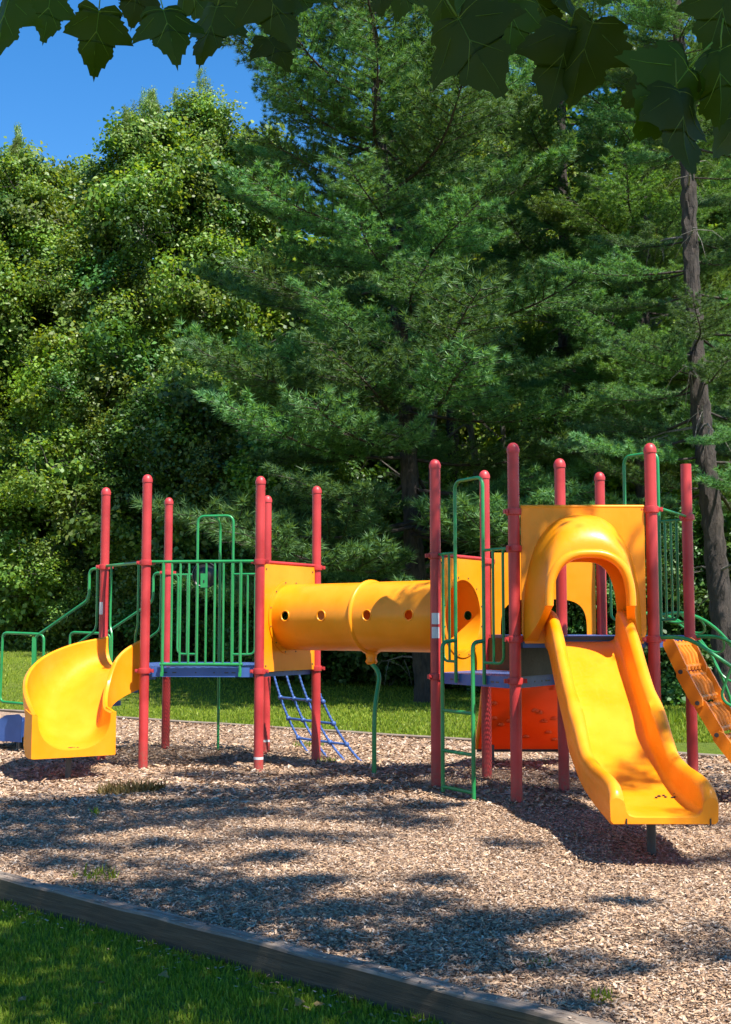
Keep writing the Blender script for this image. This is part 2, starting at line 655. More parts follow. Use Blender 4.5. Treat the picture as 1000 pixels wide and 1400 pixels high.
def spilled(n):
    u = RNG.uniform(-0.5, 5.0, n)
    o_ = np.where(RNG.random(n) < 0.45, RNG.uniform(-0.13, -0.01, n), -0.15 - np.abs(RNG.normal(0, 0.12, n)))
    z = np.where(o_ > -0.14, 0.156, 0.022)
    c = np.stack([FA.x + FDIR.x * u + FNRM.x * o_, FA.y + FDIR.y * u + FNRM.y * o_, z], 1)
    a = RNG.random(n) * 6.28
    d = np.stack([np.cos(a), np.sin(a), RNG.normal(0, 0.12, n)], 1) * (0.012 * RNG.uniform(0.5, 1.5, n))[:, None]
    p = np.stack([-np.sin(a), np.cos(a), RNG.normal(0, 0.15, n)], 1) * (0.004 * RNG.uniform(0.6, 1.4, n))[:, None]
    v = np.stack([c - d - p, c + d - p, c + d + p, c - d + p], 1).reshape(-1, 3)
    tag(link('spilled_chips', npmesh('spilled_chips', v, 4, M['chip'])), 'loose wood chips spilled over the front timber onto the grass', 'wood chips', kind='stuff')


spilled(420)


def blades(n, X, Y, h, wdt, mat, name, label, lean=0.5, z0=0.0):
    a = RNG.random(n) * 2 * PI
    hh = h * RNG.uniform(0.5, 1.4, n)
    b = RNG.random(n) * 2 * PI
    ln = np.abs(RNG.normal(0, lean, n))
    Z = (ground_z(X, Y) if z0 == 0 else bed_h(X, Y))
    base = np.stack([X, Y, Z - 0.005], 1)
    side = np.stack([np.cos(a), np.sin(a), np.zeros(n)], 1) * (wdt * RNG.uniform(0.6, 1.3, n) / 2)[:, None]
    tip = base + np.stack([np.cos(b) * np.sin(ln), np.sin(b) * np.sin(ln), np.cos(ln)], 1) * hh[:, None]
    mid = base * 0.5 + tip * 0.5 + np.array([0, 0, 1]) * (hh * 0.12)[:, None]
    v = np.stack([base - side, base + side, mid + side * 0.8, tip, mid - side * 0.8], 1).reshape(-1, 3)
    return tag(link(name, npmesh(name, v, 5, mat)), label, 'grass', kind='stuff')


n = 150000
X = RNG.uniform(-3.4, 1.1, n)
Y = RNG.uniform(4.4, 8.8, n)
pt = 0.5 + 0.5 * np.sin(X * 5.1 + np.sin(Y * 4.3) * 2) * np.sin(Y * 6.1 + X)
ok = (Y < FA.y + (X - FA.x) * FDIR.y / FDIR.x - 0.15) & (RNG.random(n) < 0.45 + 0.55 * pt)
blades(ok.sum(), X[ok], Y[ok], 0.036, 0.007, M['grass'], 'near_grass', 'dark green lawn grass in the shade in front of the timber')
n = 150000
Y = 19 + 34 * RNG.random(n) ** 1.5
X = RNG.uniform(-1, 1, n) * (0.30 * Y + 1)
ok = Y > BA.y + (X - BA.x) * BDIR.y / BDIR.x + 0.2
blades(ok.sum(), X[ok], Y[ok], 0.055, 0.020, M['grass'], 'far_grass', 'sunlit mown lawn grass beyond the play area')


# timbers round the bed
def timber(name, a, b, hgt, wid, label, sink=0.1):
    a, b = Vector(a), Vector(b)
    d = b - a
    Lg = d.length
    mb = MB()
    c = 0.012
    sec = [(-wid / 2, -sink), (wid / 2, -sink), (wid / 2, hgt - c), (wid / 2 - c, hgt), (-wid / 2 + c, hgt), (-wid / 2, hgt - c)]
    k = 24
    rr = []
    for i in range(k + 1):
        x = Lg * i / k
        rr.append([(x, p[0] + 0.004 * math.sin(i * 1.7), p[1] + 0.004 * math.sin(i * 2.3 + 1)) for p in sec])
    mb.grid(rr, close_u=True)
    mb.f.append(tuple(range(6)))
    mb.f.append(tuple(reversed(range(k * 6, k * 6 + 6))))
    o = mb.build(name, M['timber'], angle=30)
    o.location = a
    o.rotation_euler = (0, 0, math.atan2(d.y, d.x))
    return tag(o, label, 'edging')


o = FA.copy()
o.z = 0
off = -FNRM * 0.062
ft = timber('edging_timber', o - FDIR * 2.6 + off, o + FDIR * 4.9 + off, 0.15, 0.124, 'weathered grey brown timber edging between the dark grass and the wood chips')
nail = MB().lathe([(0.009, -0.004), (0.009, 0.003), (0.004, 0.005)], 8).mesh('nail', M['darksteel'])
for x_, y_ in ((2.75, 0.01), (3.15, -0.03), (3.62, 0.02), (4.2, -0.02), (4.75, 0.025), (5.3, -0.01), (5.9, 0.02), (6.4, -0.03)):
    nl = link('nail', nail, ft, (x_, y_, 0.152))
BN = Vector((-BDIR.y, BDIR.x, 0))
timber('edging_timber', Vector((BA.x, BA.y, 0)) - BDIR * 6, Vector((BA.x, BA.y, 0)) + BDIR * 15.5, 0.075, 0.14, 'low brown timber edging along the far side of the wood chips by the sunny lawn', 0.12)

# ------------------------------------------------------------------ the play structure
PS = thing('play_structure', 'playground climber with red posts, yellow slides, blue decks and a yellow crawl tunnel', 'playground', (0, 14.5, 0))
P = {'A': (-2.678, 15.2), 'F': (-3.411, 16.284), 'E': (-2.786, 17.566), 'B': (-1.274, 15.036), 'D': (-1.367, 17.292), 'C': (-0.633, 16.097),
     'G': (0.758, 13.50), 'H': (1.39, 14.467), 'I': (1.465, 12.27), 'J': (2.074, 13.213), 'K': (2.736, 14.466), 'L': (2.83, 12.29), 'M': (3.479, 13.429)}
P = {k: Vector((*v, 0)) for k, v in P.items()}
TOP = {k: 3.53 for k in P}
TOP.update(A=3.57, J=3.50, K=3.51, M=3.50)
LOW, UP = 1.25, 1.65
PR = 0.058


def pz(k, z):
    return Vector((P[k].x, P[k].y, z))


cap_me = MB().lathe([(PR + 0.006, -0.035), (PR + 0.007, 0.0), (PR * 0.95, 0.028), (PR * 0.7, 0.05), (PR * 0.35, 0.062), (0.004, 0.065)], 18).mesh('cap', M['red'], 50)
mb = MB().lathe([(PR + 0.003, -0.034), (PR + 0.017, -0.03), (PR + 0.02, 0), (PR + 0.017, 0.03), (PR + 0.003, 0.034)], 18)
for a in (0.3, 0.3 + PI):
    mt = Matrix.Rotation(a, 3, 'Z')
    mb.box(mt @ Vector((PR + 0.034, 0, 0)), (0.044, 0.03, 0.042), mt)
    mb.tube([mt @ Vector((PR + 0.036, -0.026, 0)), mt @ Vector((PR + 0.036, 0.026, 0))], 0.012, 8)
clamp_me = mb.mesh('clamp', M['red'], 40)
COLLARS = {'A': (2.52, 1.21), 'F': (2.52, 1.21), 'E': (2.50, 1.21), 'B': (2.52, 1.21), 'D': (2.50, 1.21), 'C': (2.50, 1.21), 'G': (2.51, 1.21), 'H': (2.50, 1.21),
           'I': (2.875, 2.51, 1.62, 1.215), 'J': (2.5, 1.62, 1.21), 'K': (2.6, 1.62), 'L': (2.90, 1.62), 'M': (2.92, 1.62)}
for k in P:
    mb = MB()
    if k == 'M':      # this pipe has lost its cap: open at the top
        mb.lathe([(PR, -0.3), (PR, TOP[k]), (PR - 0.006, TOP[k]), (PR - 0.006, TOP[k] - 0.3)], 18, P[k], top=True)
    else:
        mb.lathe([(PR, -0.3), (PR, 0.6), (PR, TOP[k] - 0.03)], 18, P[k])
    post = mb.build('support_post', M['red'], PS)
    if k == 'M':
        post['label'] = 'red post with an open top and no cap'
    else:
        link('cap', cap_me, post, pz(k, TOP[k] - 0.03))
    for z in COLLARS[k]:
        link('clamp', clamp_me, post, pz(k, z), (0, 0, random.uniform(-0.6, 0.6)))
    if k in 'BD':
        MB().lathe([(PR + 0.0012, 0.17), (PR + 0.0012, 0.20)], 18, P[k], False, False).build('reflective_band', M['sticker'], post)
    if k == 'G':
        for z in (1.62, 1.77):
            vs = []
            for zz in (z, z + 0.12):
                for a in np.linspace(-PI * 0.78, -PI * 0.30, 6):
                    vs.append(P[k] + Vector(((PR + 0.0015) * math.cos(a), (PR + 0.0015) * math.sin(a), zz)))
            MB().grid([vs[:6], vs[6:]]).build('warning_sticker', M['sticker'], post)
    if k == 'F':
        vs = []
        for zz in (1.90, 2.06):
            for a in np.linspace(-PI * 0.9, -PI * 0.5, 6):
                vs.append(P[k] + Vector(((PR + 0.0015) * math.cos(a), (PR + 0.0015) * math.sin(a), zz)))
        MB().grid([vs[:6], vs[6:]]).build('warning_sticker', M['sticker'], post)


# decks: folded plates with a fascia round the rim
def deck(keys, z, name):
    pts = [P[k] for k in keys]
    c = sum(pts, Vector()) / len(pts)
    ins = [c + (p - c) * ((p - c).length - 0.05) / (p - c).length for p in pts]
    top = MB().add([(p.x, p.y, z) for p in ins], [tuple(range(len(ins)))]).build(name, M['deck'], PS)
    n = len(ins)
    for i in range(n):
        a, b = ins[i], ins[(i + 1) % n]
        d = (b - a).normalized()
        nr = Vector((d.y, -d.x, 0))
        if nr.dot((a + b) / 2 - c) < 0:
            nr = -nr
        a2, b2 = a + d * 0.05, b - d * 0.05
        L_ = (b2 - a2).length
        mt = Matrix.Rotation(math.atan2(d.y, d.x), 3, 'Z')
        m = (a2 + b2) / 2
        fz = MB()
        fz.box(m + Vector((0, 0, z - 0.055)), (L_, 0.006, 0.115), mt)
        fz.box(m - nr * 0.02 + Vector((0, 0, z - 0.110)), (L_, 0.034, 0.006), mt)
        fa = fz.build('fascia', M['blue'], top)
        for t in (-0.36, -0.27, -0.06, 0.12, 0.24, 0.31):
            wdt = 0.05 if abs(t) > 0.2 else 0.02
            MB().box(m + d * (t * L_) + nr * 0.004 + Vector((0, 0, z - 0.06)), (wdt, 0.004, 0.014), mt).build('slot', M['black'], top)
    return top


deck('ABCDEF', LOW, 'left_deck'.replace('left_', 'hexagonal_'))
deck('GIJH', LOW, 'lower_deck')
deck('ILMKHJ', UP, 'upper_deck')
# riser panels between the two deck heights
for a, b in (('I', 'J'), ('J', 'H')):
    d = (P[b] - P[a]).normalized()
    m = (P[a] + P[b]) / 2
    MB().box(m + Vector((0, 0, 1.435)), ((P[b] - P[a]).length - 0.13, 0.012, 0.36), Matrix.Rotation(math.atan2(d.y, d.x), 3, 'Z')).build('riser_panel', M['rubber'], PS)

TR, BR = 0.019, 0.014


def on(a, b, t, z, out=0.0):
    """point at t along the line from post a to post b, pushed out from the deck"""
    p = P[a].lerp(P[b], t)
    d = (P[b] - P[a]).normalized()
    nr = Vector((d.y, -d.x, 0))
    cc = (P['A'] + P['B'] + P['C'] + P['D'] + P['E'] + P['F']) / 6 if a in 'ABCDEF' else P['J']
    if nr.dot(p - cc) < 0:
        nr = -nr
    p = p + nr * out
    return Vector((p.x, p.y, z))


# guardrail with ten uprights between the two front posts of the left deck
g = MB().tube([on('A', 'B', 0.04, 2.53), on('A', 'B', 0.96, 2.53)], TR)
g.tube([on('A', 'B', 0.135, 1.29), on('A', 'B', 0.855, 1.29)], TR)
gr = g.build('guardrail', M['green'], PS)
bal = MB().tube([(0, 0, 0), (0, 0, 1.24)], BR, 8).mesh('baluster', M['green'])
for i in range(10):
    t = 0.155 + i * 0.0755
    if i in (0, 9):
        p0 = on('A', 'B', t, 1.17, 0.0)
        MB().tube([p0, on('A', 'B', t, 2.53)], TR, 8).box(p0 + Vector((0, -0.012, 0.0)), (0.034, 0.03, 0.05)).build('end_upright', M['green'], gr)
    else:
        link('baluster', bal, gr, on('A', 'B', t, 1.29))
# black steering wheel on the guardrail
c = on('A', 'B', 0.51, 2.37, -0.06)
q = Matrix.Translation(c) @ Matrix.Rotation(R(-8), 4, 'Z') @ Matrix.Rotation(PI / 2, 4, 'X')
mb = MB().lathe([(0.001, 0.035), (0.06, 0.03), (0.11, 0.005), (0.14, 0.0), (0.155, 0.012), (0.163, 0.0), (0.155, -0.016), (0.11, -0.02), (0.04, -0.05), (0.001, -0.055)], 28)
mb.v = [tuple(q @ Vector(v)) for v in mb.v]
wh = mb.build('steering_wheel', M['black'], PS)
MB().box(on('A', 'B', 0.515, 2.30, 0.012), (0.085, 0.014, 0.17)).build('wheel_bracket', M['green'], wh)
MB().box(on('A', 'B', 0.515, 2.29, 0.021), (0.016, 0.006, 0.03)).build('slot', M['black'], wh)


def loop_guard(a, b, t0, t1, zt, zb, nb, name='side_guard'):
    """railing from a post collar to an arch leg: top bar, uprights, rounded lower corner"""
    pts = fillet([on(a, b, t0, zt), on(a, b, t1, zt), on(a, b, t1, zb), on(a, b, t0 + (t1 - t0) * 0.35, zb)] if nb < 0 else
                 [on(a, b, t0, zt), on(a, b, t0 + (t1 - t0) * 0.28, zt), on(a, b, t0 + (t1 - t0) * 0.28, zb), on(a, b, t1, zb)], 0.09)
    g_ = MB().tube(pts, BR + 0.001, 8)
    g_.tube([on(a, b, t0, zt), on(a, b, t1, zt)], BR + 0.001, 8)
    o_ = g_.build(name, M['green'], PS)
    for i in range(abs(nb)):
        t = t0 + (t1 - t0) * (0.28 + 0.72 * (i + 1) / (abs(nb) + 1))
        MB().tube([on(a, b, t, zb), on(a, b, t, zt)], BR, 8).build('baluster', M['green'], o_)
    return o_


def arch(a, b, t0, t1, zb, zt):
    pts = fillet([on(a, b, t0, zb), on(a, b, t0, zt), on(a, b, t1, zt), on(a, b, t1, zb)], 0.11, 8)
    return MB().tube(pts, TR, 10).build('entry_arch', M['green'], PS)


arch('E', 'D', 0.30, 0.66, 1.16, 3.29)
loop_guard('E', 'D', 0.03, 0.30, 2.47, 1.36, 1)
loop_guard('D', 'E', 0.03, 0.34, 2.47, 1.36, 2)
# sliding pole behind the rear opening
p0 = on('E', 'D', 0.48, 0, 0.22)
MB().tube(fillet([(p0.x, p0.y, -0.2), (p0.x, p0.y, 3.2), on('E', 'D', 0.48, 3.27)], 0.16), 0.019, 10).build('sliding_pole', M['green'], PS)

# entry bar and grips above the left slide
MB().tube([on('F', 'A', 0.04, 2.53), on('F', 'A', 0.96, 2.53)], TR).build('entry_bar', M['green'], PS)
for t in (0.17, 0.83):
    MB().tube(fillet([on('F', 'A', t, 2.53), on('F', 'A', t, 1.75), on('F', 'A', t + (0.05 if t < 0.5 else -0.05), 1.64), on('F', 'A', t + (0.05 if t < 0.5 else -0.05), 1.3)], 0.05), BR, 8).build('grab_rail', M['green'], PS)

# stairs to the transfer platform on the left
SD = Vector((-0.86, 0.5, 0)).normalized()
SC = (P['E'] + P['F']) / 2
SP = (P['E'] - P['F']).normalized()
SW = 0.46
st = MB()
for s_ in (-1, 1):
    o_ = SC + SP * SW * s_
    st.prism([o_ + SD * 0.05 + Vector((0, 0, z)) for z in (1.24, 1.05)] + [o_ + SD * 1.65 + Vector((0, 0, z)) for z in (0.22, 0.44)], SP * 0.008)
stairs = st.build('stair', M['blue'], PS)
for i in range(5):
    z = LOW - 0.19 * (i + 1) + 0.02
    c = SC + SD * (0.18 + 0.31 * i) + Vector((0, 0, z))
    mt = Matrix.Rotation(math.atan2(SD.y, SD.x), 3, 'Z')
    t_ = MB().box(c, (0.30, SW * 2 - 0.012, 0.012), mt)
    t_.box(c - SD * 0.148 + Vector((0, 0, -0.03)), (0.006, SW * 2 - 0.012, 0.06), mt)
    for k in range(4):
        t_.box(c + SD * (-0.11 + 0.07 * k) + Vector((0, 0, 0.009)), (0.03, SW * 2 - 0.08, 0.008), mt)
    t_.build('tread', M['blue'], stairs)
# transfer platform: a low blue box with a raised side
c = SC + SD * 2.1
mt = Matrix.Rotation(math.atan2(SD.y, SD.x), 3, 'Z')
tp = MB().box(c + Vector((0, 0, 0.33)), (0.85, 0.96, 0.07), mt).build('transfer_platform', M['blue'], PS)
for s_ in (-1, 1):
    o_ = c + SP * 0.49 * s_ - SD * 0.46
    prof = [(0, 0.16), (0.92, 0.16), (0.95, 0.20), (0.95, 0.40), (0.5, 0.42), (0.3, 0.52), (0.06, 0.54), (0, 0.5)]
    MB().prism([o_ + SD * x + Vector((0, 0, z)) for x, z in prof], SP * 0.02).build('side_plate', M['blue'], tp)
for s_, t_ in ((-1, 0.35), (1, 0.35), (-1, -0.35), (1, -0.35)):
    o_ = c + SP * 0.42 * s_ + SD * t_
    MB().tube([(o_.x, o_.y, -0.2), (o_.x, o_.y, 0.3)], 0.03, 10).build('leg', M['darksteel'], tp)
# handrails along both sides of the stairs
for s_, key in ((-1, 'F'), (1, 'E')):
    def hp(t, z):
        p_ = P[key] + SD * t
        return Vector((p_.x, p_.y, z))
    h_ = MB().tube(fillet([hp(0.05, 2.50), hp(0.26, 2.50), hp(0.26, 2.10), hp(1.22, 1.60), hp(1.22, 0.1)], 0.09), TR, 10)
    hr_ = h_.build('handrail', M['green'], PS)
    MB().tube(fillet([hp(0.12, 2.48), hp(0.12, 1.70), hp(1.0, 1.2), hp(1.2, 1.18)], 0.09), BR + 0.002, 8).build('lower_rail', M['green'], hr_)
    MB().tube(fillet([hp(1.05, 1.24), hp(1.05, 1.64), hp(1.82, 1.66), hp(1.84, 0.72), hp(1.24, 0.70)], 0.09), TR, 10).build('end_loop', M['green'], hr_)
    MB().box(hp(1.22, 0.82), (0.055, 0.055, 1.56)).build('rail_post', M['green'], hr_)


FSIDE = 1
# curved slide on the left: a moulded trough that turns towards the camera
path = bez((-3.05, 15.76, 0), (-3.50, 15.42, 0), (-3.76, 14.90, 0), (-3.26, 14.12, 0), 40)


def spl(tab, t):
    """smooth lookup"""
    xs_, ys_ = np.array(tab).T
    i = int(np.clip(np.searchsorted(xs_, t) - 1, 0, len(xs_) - 2))
    m_ = np.gradient(ys_, xs_)
    h = xs_[i + 1] - xs_[i]
    u = (t - xs_[i]) / h
    return float(ys_[i] * (2 * u ** 3 - 3 * u ** 2 + 1) + h * m_[i] * (u ** 3 - 2 * u ** 2 + u) + ys_[i + 1] * (-2 * u ** 3 + 3 * u ** 2) + h * m_[i + 1] * (u ** 3 - u ** 2))


bed = [(0, 1.24), (0.12, 1.20), (0.4, 0.93), (0.7, 0.56), (0.88, 0.42), (1, 0.37)]
lt = [(0, 1.60), (0.25, 1.50), (0.5, 1.33), (0.75, 1.08), (0.9, 0.90), (1, 0.76)]
rt = [(0, 1.56), (0.3, 1.36), (0.6, 1.02), (0.85, 0.80), (1, 0.76)]
wd = [(0, 0.42), (0.3, 0.43), (0.7, 0.43), (1, 0.42)]
rows_in, rows_out = [], []
NS = 30
for i, p in enumerate(path):
    t = i / 40
    d = (path[min(i + 1, 40)] - path[max(i - 1, 0)]).normalized()
    rgt = Vector((d.y, -d.x, 0))          # right-hand side when sliding down
    if rgt.x < 0 and t > 0.9:
        pass
    rin, rout = [], []
    for j in range(NS + 1):
        a = PI * j / NS
        cx, sz = math.cos(a), math.sin(a)
        tq = float(sstep(0.62, 0.98, t))
        pw = (0.30 * (1 - tq) + 0.78 * tq) if cx > 0 else (0.62 * (1 - t) + 0.78 * t)
        ex = math.copysign(abs(cx) ** pw, cx)
        top_ = spl(rt, t) if cx > 0 else spl(lt, t)
        b_ = spl(bed, t)
        zz = top_ - (top_ - b_) * abs(sz) ** (pw + 0.07)
        q_ = p + rgt * (-ex) * spl(wd, t)
        rin.append(Vector((q_.x, q_.y, zz)))
        ow = 0.04 + 0.01
        q2 = p + rgt * (-ex) * (spl(wd, t) + ow)
        rout.append(Vector((q2.x, q2.y, zz - 0.05 * abs(sz) - 0.004)))
    rows_in.append(rin)
    rows_out.append(rout)
LSL = MB()
nn = NS + 1
full = []
for a, b in zip(rows_in, rows_out):
    m1 = (a[-1] + b[-1]) / 2 + Vector((0, 0, 0.02))
    m0 = (a[0] + b[0]) / 2 + Vector((0, 0, 0.02))
    full.append(a + [m1] + b[::-1] + [m0])
LSL.grid(full, close_u=True)
K = len(full[0])
for base in (0, 40 * K):
    for j in range(NS):
        i0, i1, o0, o1 = base + j, base + j + 1, base + nn + 1 + NS - j, base + nn + NS - j
        LSL.f.append((i0, i1, o1, o0))
lsl = LSL.build('curved_slide', M['yellow'], PS, 50)
lsl['label'] = 'short yellow slide that curves off the hexagonal deck'
# the inner flank hangs below the trough like a fin
fin_o, fin_i = [], []
for i in range(0, 38):
    t = i / 40
    p = path[i]
    d = (path[i + 1] - path[max(i - 1, 0)]).normalized()
    rgt = Vector((d.y, -d.x, 0))
    q_ = p - rgt * FSIDE * (spl(wd, t) + 0.056)
    zb_ = lerp([(0, 0.98), (0.45, 0.80), (0.8, 0.62), (1, 0.42)], t)
    fin_o.append(Vector((q_.x, q_.y, spl(rt, t) - 0.015)))
    fin_i.append(Vector((q_.x, q_.y, zb_)))
fn = MB()
fr = []
for i in range(len(fin_o)):
    t = i / 40
    d = (path[i + 1] - path[max(i - 1, 0)]).normalized()
    th_ = Vector((d.y, -d.x, 0)) * FSIDE * 0.022
    fr.append([fin_o[i], fin_o[i].lerp(fin_i[i], 0.5), fin_i[i], fin_i[i] + th_, fin_o[i] + th_])
fn.grid(fr, close_u=True)
fn.f.append(tuple(range(5)))
fn.build('inner_fin', M['yellow'], lsl, 40)
# exit skirt: a plate with a round cut under the lip, and its returns
d = (path[40] - path[39]).normalized()
rgt = Vector((d.y, -d.x, 0))
e = path[40] + d * 0.004
outer, inner = [], []
for j in range(NS + 1):
    a = PI * j / NS
    cx, sz = math.cos(a), math.sin(a)
    ex = math.copysign(abs(cx) ** 0.75, cx)
    inner.append(e + rgt * (-ex) * 0.425 + Vector((0, 0, 0.765 - (0.765 - 0.365) * abs(sz) ** 0.85)))
    if abs(cx) > 0.72:
        sgn = math.copysign(1, cx)
        zz = 0.78 - (0.78 - 0.29) * min(1, (1 - abs(cx)) / 0.26)
        outer.append(e + rgt * (-sgn) * 0.485 + Vector((0, 0, zz)))
    else:
        outer.append(e + rgt * (-cx / 0.72) * 0.485 + Vector((0, 0, 0.29)))
MB().strip(outer, inner, -d * 0.05, closed=False).build('exit_skirt', M['yellow'], lsl, 30)
for sgn in (-1, 1):
    b_ = e + rgt * sgn * 0.485
    pr = [b_ - d * 0.05 + Vector((0, 0, 0.29)), b_ - d * 0.05 + Vector((0, 0, 0.78)), b_ - d * 0.26 + Vector((0, 0, 0.82)), b_ - d * 0.30 + Vector((0, 0, 0.42)), b_ - d * 0.2 + Vector((0, 0, 0.30))]
    MB().prism(pr, -rgt * sgn * 0.03).build('skirt_return', M['yellow'], lsl, 30)
lg = path[37]
MB().tube([(lg.x, lg.y, -0.2), (lg.x, lg.y, 0.36)], 0.034, 12).build('slide_leg', M['darksteel'], lsl)
for k in range(7):
    q_ = e - d * random.uniform(0.09, 0.16) + rgt * random.uniform(-0.08, 0.05)
    MB().lathe([(0.012, -0.004), (0.014, 0.003), (0.005, 0.008)], 6, (q_.x, q_.y, 0.383)).build('leaf_scrap', M['black'], lsl)


# ---- tunnel and its panels
def rect_outline(hw, z0, z1, r, zc, n=40):
    """outline of a rounded rectangle sampled by angle about (0, zc)"""
    out = []
    cs = [math.atan2(z - zc, x) for x in (-hw, hw) for z in (z0, z1)]
    for i in range(n):
        a = 2 * PI * i / n
        near = min(cs, key=lambda c_: abs((a - c_ + PI) % (2 * PI) - PI))
        if abs((a - near + PI) % (2 * PI) - PI) < PI / n:
            a = near
        c_, s_ = math.cos(a), math.sin(a)
        k_ = min((hw / abs(c_)) if abs(c_) > 1e-6 else 1e9, ((z1 - zc) / s_) if s_ > 1e-6 else 1e9, ((z0 - zc) / s_) if s_ < -1e-6 else 1e9)
        out.append((c_ * k_, zc + s_ * k_))
    return out


TZ, TRAD = 1.86, 0.405


def tube_panel(a, b):
    m = (P[a] + P[b]) / 2
    d_ = (P[b] - P[a]).normalized()
    hw = (P[b] - P[a]).length / 2 - 0.062
    nr = Vector((d_.y, -d_.x, 0))
    ol = rect_outline(hw, 1.20, 2.50, 0.05, TZ, 48)
    out = [m + d_ * x + Vector((0, 0, z)) - nr * 0.014 for x, z in ol]
    inn = [m + d_ * (TRAD - 0.004) * math.cos(2 * PI * i / 48) + Vector((0, 0, TZ + (TRAD - 0.004) * math.sin(2 * PI * i / 48))) - nr * 0.014 for i in range(48)]
    pn = MB().strip(out, inn, nr * 0.028).build('tunnel_panel', M['yellow'], PS, 30)
    MB().tube([m - d_ * (hw + 0.03) + Vector((0, 0, 2.525)), m + d_ * (hw + 0.03) + Vector((0, 0, 2.525))], 0.02, 10).build('top_bar', M['red'], pn)
    fl = MB()
    for s_ in (-1, 1):
        o1 = [m + d_ * 0.462 * math.cos(2 * PI * i / 48) + Vector((0, 0, TZ + 0.462 * math.sin(2 * PI * i / 48))) + nr * s_ * 0.016 for i in range(48)]
        o2 = [m + d_ * TRAD * math.cos(2 * PI * i / 48) + Vector((0, 0, TZ + TRAD * math.sin(2 * PI * i / 48))) + nr * s_ * 0.016 for i in range(48)]
        fl.strip(o1, o2, nr * s_ * 0.010)
    fl.build('flange_ring', M['yellow'], pn, 30)
    bt = MB()
    for i in range(12):
        a_ = 2 * PI * (i + 0.5) / 12
        for s_ in (-1, 1):
            c_ = m + d_ * 0.44 * math.cos(a_) + Vector((0, 0, TZ + 0.44 * math.sin(a_))) + nr * s_ * 0.026
            bt.tube([c_, c_ + nr * s_ * 0.007], 0.009, 6)
    for x, z in ((-hw + 0.05, 1.27), (hw - 0.05, 1.27), (-hw + 0.05, 2.44), (hw - 0.05, 2.44)):
        for s_ in (-1, 1):
            c_ = m + d_ * x + Vector((0, 0, z)) + nr * s_ * 0.014
            bt.tube([c_, c_ + nr * s_ * 0.007], 0.011, 6)
    bt.build('bolt', M['darksteel'], pn)
    return m


TA = tube_panel('B', 'C')
TB = tube_panel('G', 'H')
ax = (TB - TA).normalized()
TL = (TB - TA).length
side = Vector((-ax.y, ax.x, 0))
if side.y > 0:
    side = -side          # towards the camera


def tube_pt(s_, ang, r):
    return TA + ax * s_ + side * r * math.cos(ang) + Vector((0, 0, TZ + r * math.sin(ang)))


HOLES = [(0.30, 0.02), (0.86, 0.02), (1.48, 0.02), (2.06, 0.02)]
HOLES = [(f_ * TL, a_) for f_, a_ in ((0.115, 0.03), (0.335, 0.03), (0.60, 0.03), (0.83, 0.03))] + [(f_ * TL, PI - 0.03) for f_ in (0.125, 0.44, 0.70, 0.93)]
HR = 0.062


def tunnel_section(s0, s1, r):
    """cylinder wall with thickness and round portholes on both flanks"""
    NA, NL = 64, 30
    mb_ = MB()
    idx = {}
    th = 0.012

    def cell_hole(s_, a_):
        for hs, ha in HOLES:
            for k_ in (ha,):
                da = (a_ - k_ + PI) % (2 * PI) - PI
                if math.hypot(s_ - hs, da * r) < HR:
                    return (hs, k_)
        return None
    # fine lattice near the holes: lattice points inside a hole's ring are moved onto its rim
    ss = np.linspace(s0, s1, NL * 2 + 1)
    aa = np.linspace(0, 2 * PI, NA * 2, endpoint=False)
    for lay, rr_ in ((0, r), (1, r - th)):
        for i, s_ in enumerate(ss):
            for j, a_ in enumerate(aa):
                s2, a2 = s_, a_
                for hs, ha in HOLES:
                    for k_ in (ha,):
                        da = (a_ - k_ + PI) % (2 * PI) - PI
                        dist = math.hypot(s_ - hs, da * r)
                        if HR * 0.62 < dist < HR * 1.38:
                            f_ = HR / dist
                            s2, a2 = hs + (s_ - hs) * f_, k_ + da * f_
                idx[lay, i, j] = len(mb_.v)
                mb_.v.append(tuple(tube_pt(s2, a2, rr_)))
    NB = len(aa)
    for i in range(len(ss) - 1):
        for j in range(NB):
            j2 = (j + 1) % NB
            sm, am = (ss[i] + ss[i + 1]) / 2, aa[j] + PI / NB
            inside = any(math.hypot(sm - hs, ((am - k_ + PI) % (2 * PI) - PI) * r) < HR * 0.97 for hs, ha in HOLES for k_ in (ha,))
            if inside:
                continue
            mb_.f.append((idx[0, i, j], idx[0, i + 1, j], idx[0, i + 1, j2], idx[0, i, j2]))
            mb_.f.append((idx[1, i, j2], idx[1, i + 1, j2], idx[1, i + 1, j], idx[1, i, j]))
    return mb_.build('tunnel_section', M['yellow'], PS, 60)


mid = TL * 0.505
t1 = tunnel_section(0.015, mid, TRAD)
t2 = tunnel_section(mid, TL - 0.015, TRAD + 0.004)
for (hs, ha) in HOLES:
    for k_ in (ha,):
        MB().tube([tube_pt(hs + HR * math.cos(q), k_ + HR / TRAD * math.sin(q), TRAD + 0.001) for q in np.linspace(0, 2 * PI, 28, endpoint=False)], 0.0095, 8, closed=True).build('porthole_rim', M['yellow'], t1 if hs < mid else t2)
fl = MB()
for s_, w_ in ((mid - 0.014, 0.028),):
    prof = [(s_ - 0.012, TRAD + 0.002), (s_ - 0.006, TRAD + 0.026), (s_ + 0.010, TRAD + 0.033), (s_ + 0.024, TRAD + 0.032), (s_ + 0.034, TRAD + 0.02), (s_ + 0.042, TRAD + 0.002)]
    fl.grid([[tube_pt(a_, q, r_) for q in np.linspace(0, 2 * PI, 48, endpoint=False)] for a_, r_ in prof], close_u=True)
fl.build('joint_flange', M['yellow'], t2, 50)
